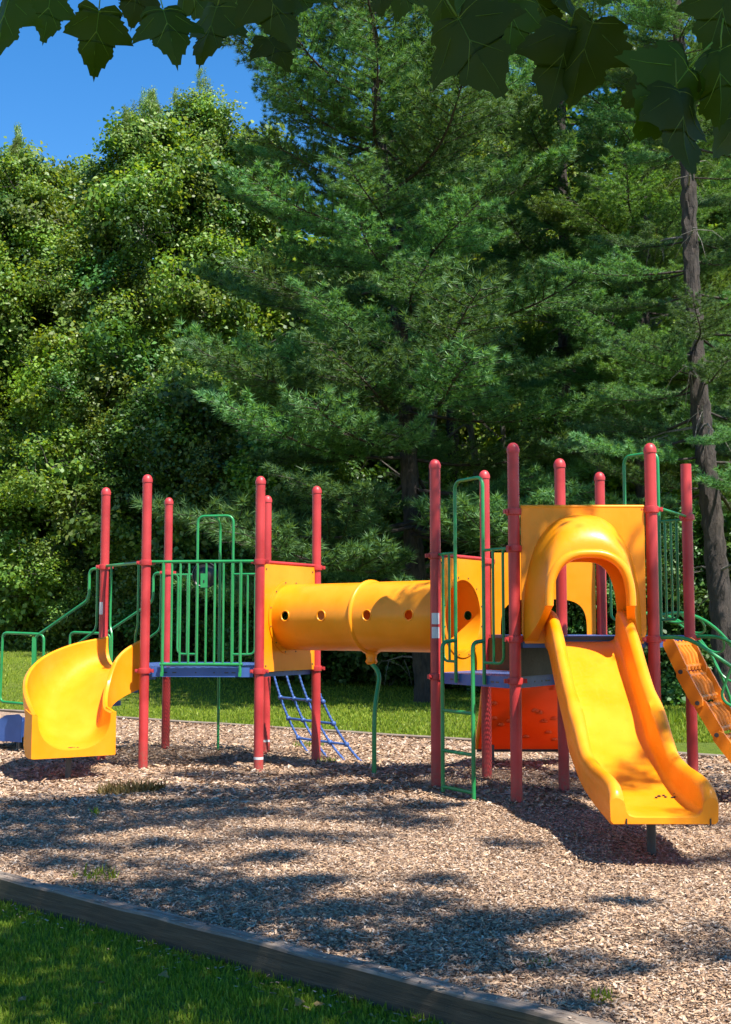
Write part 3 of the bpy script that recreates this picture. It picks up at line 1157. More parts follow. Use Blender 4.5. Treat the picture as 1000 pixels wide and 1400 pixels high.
# bracket and bent pole under the joint
c = TA + ax * mid
bk = MB().lathe([(0.05, 1.30), (0.075, 1.33), (0.06, 1.37), (0.07, 1.42), (0.12, 1.455), (0.1, 1.47)], 14, (c.x, c.y, 0)).build('tunnel_bracket', M['yellow'], PS)
MB().tube(fillet([(c.x - 0.02, c.y, 1.34), (c.x + 0.10, c.y - 0.10, 1.20), (c.x + 0.03, c.y - 0.22, 0.78), (c.x + 0.03, c.y - 0.22, -0.2)], 0.22), 0.027, 12).build('tunnel_pole', M['green'], PS)

# ---- cargo net on the right of the left deck
tops = [on('D', 'C', t, 1.17, 0.02) for t in (0.10, 0.36, 0.62, 0.90)]
bots = [unproj(427, 1031, 0.02), unproj(452, 1035, 0.02), unproj(475, 1038, 0.02), unproj(499, 1041, 0.02)]
net = None
ropes = []
for a, b in zip(tops, bots):
    h = Vector((b.x - a.x, b.y - a.y, 0))
    pts = bez(a, a + h * 0.18 + Vector((0, 0, -0.42)), a + h * 0.50 + Vector((0, 0, -0.88)), b + Vector((0, 0, -0.05)), 36)
    ropes.append(pts)
for pts in ropes:
    L_ = len(pts)
    fine = [pts[i // 3].lerp(pts[min(i // 3 + 1, L_ - 1)], (i % 3) / 3) for i in range((L_ - 1) * 3 + 1)]
    rad = [0.013 + 0.006 * (0.5 + 0.5 * math.sin(i * 1.55)) for i in range(len(fine))]
    mb = MB().tube(fine, rad, 7)
    if net is None:
        net = mb.build('cargo_net', M['blue'], PS)
    else:
        mb.build('rope', M['blue'], net)
for f_ in (11, 19, 27):
    MB().tube([ropes[k][f_] for k in range(4)], 0.017, 8).build('rung', M['blue'], net)
    for k in range(4):
        p_ = ropes[k][f_]
        MB().lathe([(0.02, -0.03), (0.034, -0.012), (0.034, 0.012), (0.02, 0.03)], 8, p_).build('knot', M['blue'], net)

# ---- ladder, arch and guards at the entry of the lower deck
la, lb = Vector((0.80, 13.07, 0)), Vector((1.075, 12.57, 0))
inw = Vector((0.877, 0.48, 0))
lad = None
for b_, t in ((la, 0.27), (lb, 0.63)):
    tgt = on('G', 'I', t, 1.62)
    mb = MB().tube(fillet([b_ + Vector((0, 0, -0.2)), b_ + Vector((0, 0, 1.585)), Vector((tgt.x, tgt.y, 1.60))], 0.08), TR + 0.002, 10)
    if lad is None:
        lad = mb.build('ladder', M['green'], PS)
    else:
        mb.build('side_rail', M['green'], lad)
for z in (0.10, 0.47, 0.88):
    MB().tube([la + Vector((0, 0, z)), lb + Vector((0, 0, z))], TR, 8).build('rung', M['green'], lad)
arch('G', 'I', 0.27, 0.63, 1.16, 3.28)
loop_guard('G', 'I', 0.04, 0.27, 2.52, 1.38, 1)
loop_guard('I', 'G', 0.04, 0.37, 2.52, 1.38, 1)

# ---- rear side of the upper deck: panel with an arched opening, and the climbing wall below it
m = (P['H'] + P['K']) / 2
d_ = (P['K'] - P['H']).normalized()
hw = (P['K'] - P['H']).length / 2 - 0.07
nr = Vector((0, 1, 0))
NA_ = 24
inn, out = [], []
for i in range(NA_ + 1):
    t = i / NA_
    a = PI * (1 - t)
    x, z = math.copysign(abs(math.cos(a)) ** 0.5, math.cos(a)) * 0.50, 1.60 + 0.46 * math.sin(a) ** 0.5
    inn.append(m + d_ * x + Vector((0, 0, z)))
    if t < 0.2:
        o_ = (-hw, 1.60 + 1.0 * t / 0.2)
    elif t > 0.8:
        o_ = (hw, 1.60 + 1.0 * (1 - t) / 0.2)
    else:
        o_ = (-hw + 2 * hw * (t - 0.2) / 0.6, 2.60)
    out.append(m + d_ * o_[0] + Vector((0, 0, o_[1])))
MB().strip(out, inn, Vector((0, 0.03, 0)), closed=False).build('arched_panel', M['yellow'], PS, 30)
ca = [on('H', 'K', 0.03, 1.60, 0.05), on('H', 'K', 0.97, 1.60, 0.05)]
rows = []
prof = [(0.0, 1.58), (0.25, 1.42), (0.7, 0.98), (1.15, 0.58), (1.6, 0.26), (1.72, 0.16)]
for y_, z_ in prof:
    rows.append([ca[0].lerp(ca[1], t) + Vector((0, y_, z_ - 1.60)) for t in np.linspace(0, 1, 9)])
back = [[p_ + Vector((0, 0.03, 0.05)) for p_ in r_] for r_ in rows]
cw = MB()
loopr = [r1 + r2[::-1] for r1, r2 in zip(rows, back)]
cw.grid(loopr, close_u=True)
cwo = cw.build('climbing_wall', M['orange'], PS, 50)
for k in range(16):
    y_ = random.uniform(0.3, 1.55)
    z_ = lerp(prof, y_)
    p_ = ca[0].lerp(ca[1], random.uniform(0.08, 0.92)) + Vector((0, y_, z_ - 1.60))
    for s_, nm in ((-1, 'recess_boss'), ):
        MB().lathe([(0.05, 0.05), (0.052, 0.006), (0.040, -0.006), (0.015, -0.010)], 10, p_).build(nm, M['orange'], cwo)
for q in (0, 1):
    MB().tube([ca[q] + Vector((0, y_, z_ - 1.60 + 0.03)) for y_, z_ in prof], 0.03, 8).build('side_edge', M['yellow'], cwo)
MB().tube([ca[0] + Vector((0, 1.72, -1.44)), ca[1] + Vector((0, 1.72, -1.44))], 0.022, 8).build('foot_bar', M['darksteel'], cwo)
for q in (0.15, 0.85):
    p_ = ca[0].lerp(ca[1], q) + Vector((0, 1.6, 0))
    MB().tube([(p_.x, p_.y, -0.2), (p_.x, p_.y, 0.24)], 0.025, 8).build('leg', M['darksteel'], cwo)

# ---- big slide: panel with hood, then the trough
CX = 2.165
x0, x1 = P['I'].x + 0.072, P['L'].x - 0.072
yp = 12.28
inn, out = [], []
for i in range(NA_ * 2 + 1):
    t = i / (NA_ * 2)
    a = PI * (1 - t)
    inn.append(Vector((2.12 + math.copysign(abs(math.cos(a)) ** 0.6, math.cos(a)) * 0.36, yp, 1.58 + 0.80 * math.sin(a) ** 0.6)))
    if t < 0.25:
        o_ = (x0 + (0.03 if t == 0 else 0), 1.58 + 1.35 * t / 0.25)
    elif t > 0.75:
        o_ = (x1 - (0.03 if t == 1 else 0), 1.58 + 1.35 * (1 - t) / 0.25)
    else:
        o_ = (x0 + (x1 - x0) * (t - 0.25) / 0.5, 2.93)
    out.append(Vector((o_[0], yp, o_[1])))
pn = MB().strip(out, inn, Vector((0, 0.03, 0)), closed=False).build('hood_panel', M['yellow'], PS, 30)
MB().tube([Vector((x0, yp + 0.015, 2.928)), Vector((x1, yp + 0.015, 2.928))], 0.019, 10).build('panel_edge', M['yellow'], pn)
for x, z in ((x0 + 0.06, 1.66), (x1 - 0.06, 1.66)):
    MB().tube([(x, yp, z), (x, yp - 0.008, z)], 0.016, 8).build('bolt', M['darksteel'], pn)
rows = []
NSH = 16
NT = 36


def arch_pt(cx, y, hw_, zb, zt, t):
    a = PI * (1 - t)
    c_, s_ = math.cos(a), math.sin(a)
    return Vector((cx + math.copysign(abs(c_) ** 0.80, c_) * hw_, y, zb + (zt - zb) * abs(s_) ** 0.74))


for i in range(NSH + 1):
    s_ = i / NSH
    q = math.sin(s_ * PI / 2)
    y = yp - 0.002 - 0.52 * q
    hw_ = 0.425 + 0.155 * (1 - q) ** 1.4
    zt = 2.475 + 0.37 * math.cos(s_ * PI / 2)
    zb = 1.60 + 0.34 * q ** 1.2
    cx = 2.13 - 0.015 * q
    rows.append([arch_pt(cx, y, hw_, zb, zt, j / NT) for j in range(NT + 1)])
# rim rolls inwards
for dy, dw, dz in ((-0.03, 0.004, 0.0), (-0.055, -0.012, -0.02), (-0.062, -0.04, -0.045), (-0.05, -0.065, -0.07), (-0.02, -0.078, -0.085)):
    rows.append([arch_pt(2.115, yp - 0.522 + dy, 0.425 + dw, 1.94, 2.475 + dz, j / NT) for j in range(NT + 1)])
for i in range(NSH - 1, -1, -1):
    s_ = i / NSH
    q = math.sin(s_ * PI / 2)
    rows.append([arch_pt(2.13 - 0.015 * q, yp - 0.004 - 0.49 * q, 0.345 + 0.10 * (1 - q), 1.60 + 0.34 * q, 2.385 + 0.3 * math.cos(s_ * PI / 2), j / NT) for j in range(NT + 1)])
hd = MB().grid(rows)
# close the lower edges of the hood
nR, nC = len(rows), NT + 1
for col in (0, NT):
    for i in range(nR // 2 - 1):
        a, b, c_, d2 = i * nC + col, (i + 1) * nC + col, (nR - 2 - i) * nC + col, (nR - 1 - i) * nC + col
        if i + 1 < nR - 2 - i:
            hd.f.append((a, b, c_, d2))
hd.build('slide_hood', M['yellow'], PS, 60)

bedT = [(9.10, 0.395), (9.6, 0.43), (10.0, 0.465), (10.4, 0.535), (10.8, 0.70), (11.3, 1.00), (11.7, 1.28), (12.0, 1.50), (12.15, 1.58), (12.30, 1.60)]
topT = [(9.10, 0.62), (9.3, 0.65), (10.0, 0.69), (10.35, 0.75), (10.7, 0.98), (10.9, 1.10), (11.2, 1.26), (11.5, 1.48), (11.8, 1.72), (12.1, 1.88), (12.30, 1.92)]
ysl = np.concatenate([np.linspace(9.10, 9.22, 5), np.linspace(9.3, 12.29, 44)])
rows = []
for y in ysl:
    zb, zt = spl(bedT, y), spl(topT, y)
    e_ = min(1.0, (y - 9.06) / 0.14)
    e_ = math.sqrt(max(0.0, 1 - (1 - e_) ** 2))
    wall = (zt - zb) * (0.55 + 0.45 * e_)
    wob = 0.012 * math.exp(-((y - 10.85) / 0.16) ** 2)
    ow, iw = 0.405 + wob, 0.295 - wob
    ubot = zb - 0.075 * (0.35 + 0.65 * e_)
    z1 = zb + wall
    sec = [(-ow + 0.02, ubot), (-ow, ubot + 0.03), (-ow - 0.004, z1 - 0.06), (-ow + 0.012, z1 - 0.02), (-ow + 0.04, z1 - 0.002), (-ow + 0.065, z1 - 0.006), (-iw - 0.012, z1 - 0.03), (-iw, z1 - 0.07),
           (-iw + 0.008, zb + 0.06), (-iw + 0.03, zb + 0.018), (-iw + 0.07, zb + 0.002), (-0.12, zb - 0.001)]
    sec = sec + [(-a, b) for a, b in reversed(sec)]
    fx = 1 - 0.05 * float(sstep(10.6, 9.2, y)) if y < 10.6 else 1.0
    rows.append([Vector((CX - (1 - fx) * 0.55 + a * fx, y, b)) for a, b in sec])
# rounded lip at the foot of the slide
lip = []
for k, (dy, sh) in enumerate(((-0.035, 0.75), (-0.02, 0.9))):
    base = rows[0]
    zc = 0.36
    lip.append([Vector((p_.x, p_.y + dy, zc + (p_.z - zc) * (0.72 if k == 0 else 0.93))) for p_ in base])
rows = lip + rows
sl = MB().grid(rows, close_u=True)
nC = len(rows[0])
sl.f.append(tuple(range(nC)))
sl.f.append(tuple(reversed(range((len(rows) - 1) * nC, len(rows) * nC))))
slo = sl.build('big_slide', M['yellow'], PS, 50)
slo['label'] = 'large straight yellow slide with a hood'
MB().tube([(2.165, 9.62, -0.2), (2.165, 9.62, 0.40)], 0.036, 12).build('slide_leg', M['darksteel'], slo)
MB().box((CX, 12.31, 1.63), (0.62, 0.03, 0.03)).build('slide_sill', M['darksteel'], slo)
for k in range(9):
    x_, y_ = 2.30 + random.uniform(-0.10, 0.12), 9.75 + random.uniform(-0.06, 0.08)
    MB().lathe([(0.011, -0.004), (0.013, 0.003), (0.004, 0.008)], 5, (x_, y_, lerp(bedT, y_) + 0.004)).build('leaf_scrap', M['black'], slo)
for x_ in (-0.30, 0.30):
    MB().box((CX + x_, 9.064, 0.355), (0.008, 0.02, 0.05)).build('drain_slot', M['black'], slo)

# ---- right side: arch, guard, link climber and loop climber
arch('K', 'M', 0.30, 0.69, 1.56, 3.68)
loop_guard('M', 'K', 0.04, 0.31, 2.90, 1.82, 2)
loop_guard('K', 'M', 0.04, 0.30, 2.90, 1.82, 1)
MB().tube([on('L', 'M', 0.04, 2.94), on('L', 'M', 0.96, 2.93)], BR, 8).build('entry_bar', M['green'], PS)
CD = Vector((0.86, -0.51, 0)).normalized()
cm = (P['L'] + P['M']) / 2
cp = (P['M'] - P['L']).normalized()
cpts = [(0.06, 1.60), (0.20, 1.30), (0.36, 1.00), (0.54, 0.70), (0.76, 0.42), (1.02, 0.20), (1.32, 0.06)]
cl = None
for i in range(6):
    (u0, z0), (u1, z1) = cpts[i], cpts[i + 1]
    a = cm + CD * u0 + Vector((0, 0, z0))
    b = cm + CD * u1 + Vector((0, 0, z1))
    t_ = (b - a).normalized()
    nrm = t_.cross(cp).normalized()
    if nrm.z < 0:
        nrm = -nrm
    mb = MB()
    for s_ in (-1, 1):
        o_ = cp * (0.40 if i % 2 else 0.35) * s_
        hh = 0.062
        prof_ = [(-0.02, -hh * 0.6), (0.02, -hh)] + [((b - a).length - 0.02, -hh), ((b - a).length + 0.045, -hh * 0.5), ((b - a).length + 0.045, hh * 0.5), ((b - a).length - 0.02, hh), (0.02, hh), (-0.02, hh * 0.6)]
        mb.prism([a + o_ + t_ * x_ + nrm * y_ for x_, y_ in prof_], cp * 0.045 * s_)
    for k in range(-2, 3):       # ribs that run down the link
        c_ = (a + b) / 2 + cp * 0.13 * k
        mb.tube([c_ - t_ * 0.16 + nrm * 0.0, c_ + nrm * 0.02, c_ + t_ * 0.16], [0.018, 0.034, 0.018], 8)
    for f_ in (0.15, 0.85):
        c_ = a.lerp(b, f_)
        mb.tube([c_ - cp * 0.36, c_ + cp * 0.36], 0.026, 8)
    if cl is None:
        cl = mb.build('link_climber', M['amber'], PS, 40)
    else:
        mb.build('climber_link', M['amber'], cl, 40)
    bt = MB()
    for s_ in (-1, 1):
        c_ = b + cp * 0.446 * s_ - nrm * 0.0
        MB().tube([c_, c_ + cp * 0.014 * s_], 0.022, 10).build('pivot_bolt', M['darksteel'], cl)
for s_, key in ((-1, 'L'), (1, 'M')):
    def cpnt(u, z):
        p_ = P[key] + CD * u
        return Vector((p_.x, p_.y, z))
    hr_ = MB().tube(fillet([cpnt(0.06, 1.64), cpnt(0.34, 1.64), cpnt(1.15, 1.10), cpnt(1.5, 0.6), cpnt(1.55, -0.1)], 0.25), TR, 10).build('climber_rail', M['green'], PS)
    MB().tube(fillet([cpnt(0.75, 1.36), cpnt(0.62, 1.05), cpnt(0.85, 0.95), cpnt(1.15, 1.08)], 0.12), BR, 8).build('rail_loop', M['green'], hr_)
KD = Vector((0.87, 0.5, 0)).normalized()
first = None
for t in (0.36, 0.66):
    b_ = P['K'].lerp(P['M'], t)
    pts = bez(b_ + KD * 0.02 + Vector((0, 0, 1.86)), b_ + KD * 0.6 + Vector((0, 0, 2.02)), b_ + KD * 1.5 + Vector((0, 0, 1.7)), b_ + KD * 1.75 + Vector((0, 0, -0.1)), 26)
    mb = MB().tube(pts, TR, 9)
    if first is None:
        first, fpts = mb.build('loop_climber', M['green'], PS), pts
    else:
        mb.build('side_rail', M['green'], first)
        for k in (4, 8, 12, 16, 20):
            a, b = fpts[k], pts[k]
            dn = (pts[k + 1] - pts[k]).normalized() * 0.22 + Vector((0, 0, -0.10))
            MB().tube(bez(a, a + dn * 1.3, b + dn * 1.3, b, 12), BR, 8).build('rung', M['green'], first)

# ------------------------------------------------------------------ foliage meshes
def rot_frames(nrm, ang):
    up = np.where(np.abs(nrm[:, 2:3]) < 0.95, np.array([[0, 0, 1.0]]), np.array([[1.0, 0, 0]]))
    t = np.cross(up, nrm)
    t /= np.linalg.norm(t, axis=1, keepdims=True)
    b = np.cross(nrm, t)
    c, s = np.cos(ang)[:, None], np.sin(ang)[:, None]
    return t * c + b * s, b * c - t * s


def leaf_cards(pos, nrm, size, ang):
    """kite-shaped leaves folded along the midrib"""
    u, v = rot_frames(nrm, ang)
    s = size[:, None]
    base = pos - u * s * 0.5
    tip = pos + u * s * 0.55 - nrm * s * 0.12
    l = pos - u * s * 0.08 + v * s * 0.36 + nrm * s * 0.10
    r = pos - u * s * 0.08 - v * s * 0.36 + nrm * s * 0.10
    l2 = pos + u * s * 0.22 + v * s * 0.27 + nrm * s * 0.05
    r2 = pos + u * s * 0.22 - v * s * 0.27 + nrm * s * 0.05
    return np.stack([base, r, r2, tip, l2, l], 1).reshape(-1, 3)


def unit(n, rng):
    v = rng.normal(size=(n, 3))
    return v / np.linalg.norm(v, axis=1, keepdims=True)


def leafy_spray(name, mat, n, size, seed, stretch=(1, 1, 0.75), shoots=7, mode='clump'):
    """a spray of twigs with leaves, about 1 m in radius"""
    rng = np.random.default_rng(seed)
    sub = 16
    cents = unit(sub, rng) * rng.uniform(0.35, 0.95, (sub, 1)) * np.array(stretch)
    which = rng.integers(0, sub, n)
    pos = cents[which] + rng.normal(size=(n, 3)) * np.array([0.20, 0.20, 0.13])
    if mode == 'shoot':
        tt = rng.random(n) ** 0.8
        pos = np.stack([rng.normal(0, 0.16, n) * (1.1 - tt), rng.normal(0, 0.16, n) * (1.1 - tt), tt * 2.1 - 0.7], 1)
    nrm = pos * 0.5 / np.maximum(np.linalg.norm(pos, axis=1, keepdims=True), 1e-3) + unit(n, rng) * 0.75 + np.array([0, 0, 0.55])
    nrm /= np.linalg.norm(nrm, axis=1, keepdims=True)
    v = leaf_cards(pos, nrm, size * rng.uniform(0.6, 1.3, n), rng.random(n) * 2 * PI)
    return npmesh(name, v, 6, mat)


def needle_spray(name, seed, mat, length=3.0, dens=1.2):
    """a white pine bough along +X: stem, side twigs and tufts of thin needles"""
    rng = np.random.default_rng(seed)
    tufts, dirs = [], []
    sticks = []
    nt_ = int(26 * dens)

    def stem(t):
        return np.array([length * t, 0.10 * math.sin(t * 5 + seed), -0.25 * math.sin(t * PI) * length * 0.25 + 0.30 * t * t * length * 0.3])
    for i in range(nt_):
        t = 0.18 + 0.82 * (i + rng.random()) / nt_
        p = stem(t)
        sgn = 1 if i % 2 else -1
        ln = (0.25 + 0.95 * (1 - t) ** 0.7 * min(1, (t - 0.05) * 4)) * rng.uniform(0.6, 1.15) * length / 3
        a = sgn * R(rng.uniform(35, 65))
        dv = np.array([math.cos(a), math.sin(a), rng.uniform(0.0, 0.35)])
        sticks.append((p, p + dv * ln))
        m = max(3, int(ln / 0.055))
        for k in range(m):
            s_ = (k + 1) / m
            q = p + dv * ln * s_ + np.array([0, 0, 0.10 * s_ * s_]) + rng.normal(0, 0.03, 3)
            tufts.append(q)
            dd = dv + np.array([0, 0, 0.45]) + rng.normal(0, 0.35, 3)
            dirs.append(dd / np.linalg.norm(dd))
    tufts, dirs = np.array(tufts), np.array(dirs)
    nn_ = 34
    T = np.repeat(tufts, nn_, 0)
    D = np.repeat(dirs, nn_, 0) * rng.uniform(0.3, 1.1, (len(T), 1)) + unit(len(T), rng) * 0.75
    D /= np.linalg.norm(D, axis=1, keepdims=True)
    ln = rng.uniform(0.07, 0.155, (len(T), 1))
    sd_ = np.cross(D, unit(len(T), rng))
    sd_ /= np.maximum(np.linalg.norm(sd_, axis=1, keepdims=True), 1e-4)
    v = np.stack([T - sd_ * 0.0062, T + sd_ * 0.0062, T + D * ln], 1).reshape(-1, 3)
    me = npmesh(name, v, 3, M[mat])
    return me, sticks, stem


def add_to(me, mb, mat):
    """append a stick mesh to an existing mesh (second material slot)"""
    import bmesh
    bm = bmesh.new()
    bm.from_mesh(me)
    me.materials.append(mat)
    vs = [bm.verts.new(p) for p in mb.v]
    for f in mb.f:
        try:
            fc = bm.faces.new([vs[i] for i in f])
            fc.material_index = 1
            fc.smooth = True
        except ValueError:
            pass
    bm.to_mesh(me)
    bm.free()


SPR = {}
for mat in ('leaf', 'leafdark', 'leafyellow'):
    SPR[mat] = [leafy_spray('leafy_bough', M[mat], (1300, 800, 1150, 900)[k], (0.10, 0.15, 0.112, 0.135)[k], 100 + k + len(mat)) for k in range(4)]
    for me in SPR[mat]:
        mb = MB()
        for k in range(7):
            e_ = unit(1, RNG)[0] * 0.8
            mb.tube([(0, 0, -0.25), tuple(e_ * 0.5 + np.array([0, 0, -0.08])), tuple(e_)], [0.018, 0.011, 0.004], 4, caps=False)
        add_to(me, mb, M['bark'])
PINE = {'needle': [], 'pineyellow': []}
for k in range(8):
    pm = 'needle' if k < 5 else 'pineyellow'
    me, sticks, stem = needle_spray('needle_bough', 500 + k, pm)
    mb = MB().tube([tuple(stem(t)) for t in np.linspace(0, 1, 9)], [0.035 - 0.03 * i / 8 for i in range(9)], 5, caps=False)
    for a, b in sticks:
        mb.tube([tuple(a), tuple(b)], [0.009, 0.004], 3, caps=False)
    add_to(me, mb, M['pinebark'])
    PINE[pm].append(me)


def trunk_mesh(base, top, r0, r1, wob=0.12, n=14, sides=12, flare=1.5):
    base, top = Vector(base), Vector(top)
    pts, rs = [], []
    for i in range(n + 1):
        t = i / n
        p = base.lerp(top, t) + Vector((math.sin(t * 9 + base.x * 3) * wob, math.cos(t * 7 + base.y) * wob, 0)) * (t * (1 - t) * 3)
        pts.append(p)
        rs.append((r0 + (r1 - r0) * t) * (1 + (flare - 1) * math.exp(-t * n * 0.9)))
    pts[0].z -= 0.3
    return MB().tube(pts, rs, sides), pts


def bough(name, me, root, loc, scl, rot):
    o = bpy.data.objects.new(name, me)
    COL.objects.link(o)
    o.parent = root
    o['kind'] = 'stuff'
    o.location = Vector(loc) - root.location
    o.scale = scl if isinstance(scl, (tuple, list)) else (scl, scl, scl)
    o.rotation_euler = rot
    return o


def broad_tree(x, y, h, rad, label, mats, nb, zb=0.0, group=None, seed=0, r0=0.2, bs=1.1, shoots=0, name='broadleaf_tree', shape=0.9, trunk=True, cat='tree'):
    rng = random.Random(seed * 17 + 3)
    gz = float(ground_z(x, y))
    T = thing(name, label, cat, (x, y, gz), group)
    if trunk:
        tb, pts = trunk_mesh((x, y, gz), (x + rng.uniform(-0.6, 0.6), y, gz + h * 0.86), r0, r0 * 0.16)
        for k in range(9):
            t = rng.uniform(0.25, 0.85)
            p = pts[int(t * 14)]
            a = rng.uniform(0, 2 * PI)
            q = p + Vector((math.cos(a), math.sin(a), 0.6)) * rad * 0.75 * (1.1 - t * 0.6)
            m_ = p.lerp(q, 0.5) + Vector((0, 0, -0.15))
            tb.tube([p, m_, q], [r0 * 0.32 * (1.1 - t), r0 * 0.2 * (1.1 - t), 0.012], 6)
        tb.build('trunk', M['bark'], T)
    ph = [rng.uniform(0, 6.28) for _ in range(6)]
    for k in range(nb):
        s_ = (k + rng.random()) / nb
        z = zb + (h - zb) * s_ ** 0.95
        t = (z - zb) / (h - zb)
        prof_ = min(1, 0.62 + t * 1.1) * (1 - t ** 2.6) ** 0.62
        prof_ = max(prof_, 0.14)
        a = rng.uniform(0, 2 * PI)
        lump = 1 + 0.22 * math.sin(a * 3 + ph[0] + z * 0.7) + 0.14 * math.sin(a * 5 + ph[1] - z * 1.1)
        rr_ = rad * prof_ * lump * (rng.uniform(0.72, 1.03) if rng.random() < 0.8 else rng.uniform(0.2, 0.7))
        me = rng.choice(SPR[rng.choice(mats)])
        sc = bs * rng.uniform(0.7, 1.25)
        bough('leafy_bough', me, T, (x + rr_ * math.cos(a), y + rr_ * math.sin(a), gz + z), (sc, sc, sc * rng.uniform(0.8, 1.05)), (rng.uniform(-0.5, 0.5), rng.uniform(-0.5, 0.5), rng.uniform(0, 6.28)))
    for k in range(shoots):
        a = rng.uniform(0, 2 * PI)
        rr_ = rad * rng.uniform(0.0, 0.62)
        q_ = rng.uniform(0.22, 0.42)
        for m_ in range(3):
            bough('leafy_bough', rng.choice(SPR['leaf']), T, (x + rr_ * math.cos(a) + rng.uniform(-0.15, 0.15) * m_, y + rr_ * math.sin(a), gz + h - rr_ * 0.5 + 0.15 + m_ * q_ * 1.3), (q_ * (1 - 0.25 * m_), q_ * (1 - 0.25 * m_), q_ * 1.7), (rng.uniform(-0.3, 0.3), rng.uniform(-0.3, 0.3), rng.uniform(0, 6)))
    return T


def pine_tree(x, y, h, label, top_dx=0.0, r0=0.26, zlo=2.0, seed=0, group=None, lo_len=1.25, nwh=26, per=5, dead=0, bias=None, mats=('needle',), thick=1.1, topw=0.28):
    rng = random.Random(seed * 31 + 5)
    gz = float(ground_z(x, y))
    T = thing('pine_tree', label, 'pine tree', (x, y, gz), group)
    tb, pts = trunk_mesh((x, y, gz), (x + top_dx, y, gz + h), r0, 0.05, 0.10, 20, 14, 1.45)
    big, _ = trunk_mesh((x, y, gz), (x + top_dx, y, gz + h), r0, 0.05, 0.10, 140, 22, 1.45)
    big.v = [Vector(v_) + Vector((rng.gauss(0, 0.017), rng.gauss(0, 0.017), 0)) for v_ in big.v]
    tb = big
    tb.build('trunk', M['pinebark'], T)
    for i in range(nwh):
        t = (i + rng.uniform(-0.2, 0.2)) / (nwh - 1)
        z = zlo + (h - 0.6 - zlo) * max(0, t)
        f_ = z / h
        c = pts[min(20, max(0, int(f_ * 20)))]
        L_ = lo_len * (topw + 0.95 * (1 - f_) ** 0.75)
        a0 = rng.uniform(0, 6.28)
        for k in range(per):
            if rng.random() < 0.12:
                continue
            a = a0 + 2 * PI * k / per + rng.uniform(-0.35, 0.35)
            up = R(-8 + 30 * f_ + rng.uniform(-8, 8))
            sc = L_ * rng.uniform(0.75, 1.2)
            if bias:
                sc *= bias(a, z)
                if sc < 0.15:
                    continue
            bough('needle_bough', rng.choice(PINE[rng.choice(mats)]), T, (c.x, c.y, gz + z + rng.uniform(-0.3, 0.3)), (sc, sc * thick, sc * 0.85), (rng.uniform(-0.2, 0.2), -up, a))
    if dead:
        for k in range(dead):
            a = rng.uniform(0, 2 * PI)
            z = rng.uniform(zlo * 0.6, h * 0.62)
            c = pts[int(z / h * 20)]
            q = Vector((math.cos(a), math.sin(a), rng.uniform(-0.25, 0.3)))
            ln = rng.uniform(0.8, 2.6)
            mb_ = MB().tube([c, c + q * ln * 0.5 + Vector((0, 0, 0.08)), c + q * ln], [0.03, 0.018, 0.005], 5)
            for j in range(4):
                s0 = c + q * ln * rng.uniform(0.35, 0.9)
                d2 = Vector((rng.uniform(-1, 1), rng.uniform(-1, 1), rng.uniform(-0.9, 0.2))).normalized()
                mb_.tube([s0, s0 + d2 * 0.3, s0 + d2 * 0.5 + Vector((0, 0, -0.15))], [0.010, 0.006, 0.003], 4)
            mb_.build('dead_branch', M['deadwood'], T)
    return T


# ------------------------------------------------------------------ the woods
def wx(px, Y):
    return (px - 500) * Y / FPX


broad_tree(wx(200, 40), 40, 17.2, 3.5, 'tall leafy tree hung with vines, with spiky shoots against the sky', ['leaf', 'leaf', 'leafdark'], 230, 0.4, seed=1, bs=1.05, shoots=7)
broad_tree(wx(15, 42), 42, 16.6, 3.3, 'leafy tree at the edge of the woods nearest the left side of the photo', ['leaf', 'leafyellow', 'leafdark'], 200, 0.4, seed=2, bs=1.05, shoots=4)
broad_tree(wx(272, 41.5), 41.5, 18.7, 2.0, 'slender leafy tree rising to a narrow tip beside the tall pine', ['leaf', 'leafdark'], 150, 2, seed=3, bs=0.95, shoots=3)
broad_tree(wx(345, 44), 44, 18.5, 2.6, 'leafy tree filling the gap between the narrow tipped tree and the tall pine', ['leaf', 'leafdark'], 150, 1, seed=8, bs=1.1)
broad_tree(wx(108, 45), 45, 17.0, 2.4, 'leafy tree standing behind the vine hung tree and its left neighbour', ['leaf', 'leafyellow'], 120, 2, seed=9, bs=1.15)
broad_tree(wx(95, 38.5), 38.5, 9.5, 2.6, 'lower bushy tree at the lawn edge above the stairs handrail', ['leaf', 'leafyellow', 'leaf'], 140, 0.3, seed=4, bs=0.95, r0=0.13)
broad_tree(wx(255, 37), 37, 8.5, 2.4, 'lower bushy tree at the lawn edge behind the hexagonal deck', ['leaf', 'leafdark'], 130, 0.6, seed=5, bs=0.95, r0=0.13)
broad_tree(wx(395, 36), 36, 7.5, 2.4, 'dark leafy bush behind the yellow tunnel panel', ['leafdark', 'leaf'], 110, 0.6, seed=6, bs=0.95, r0=0.12)
broad_tree(wx(-60, 40), 40, 14, 3.2, 'leafy tree standing partly out of the photo beyond the left lawn', ['leaf'], 120, 0.4, seed=7, bs=1.1)

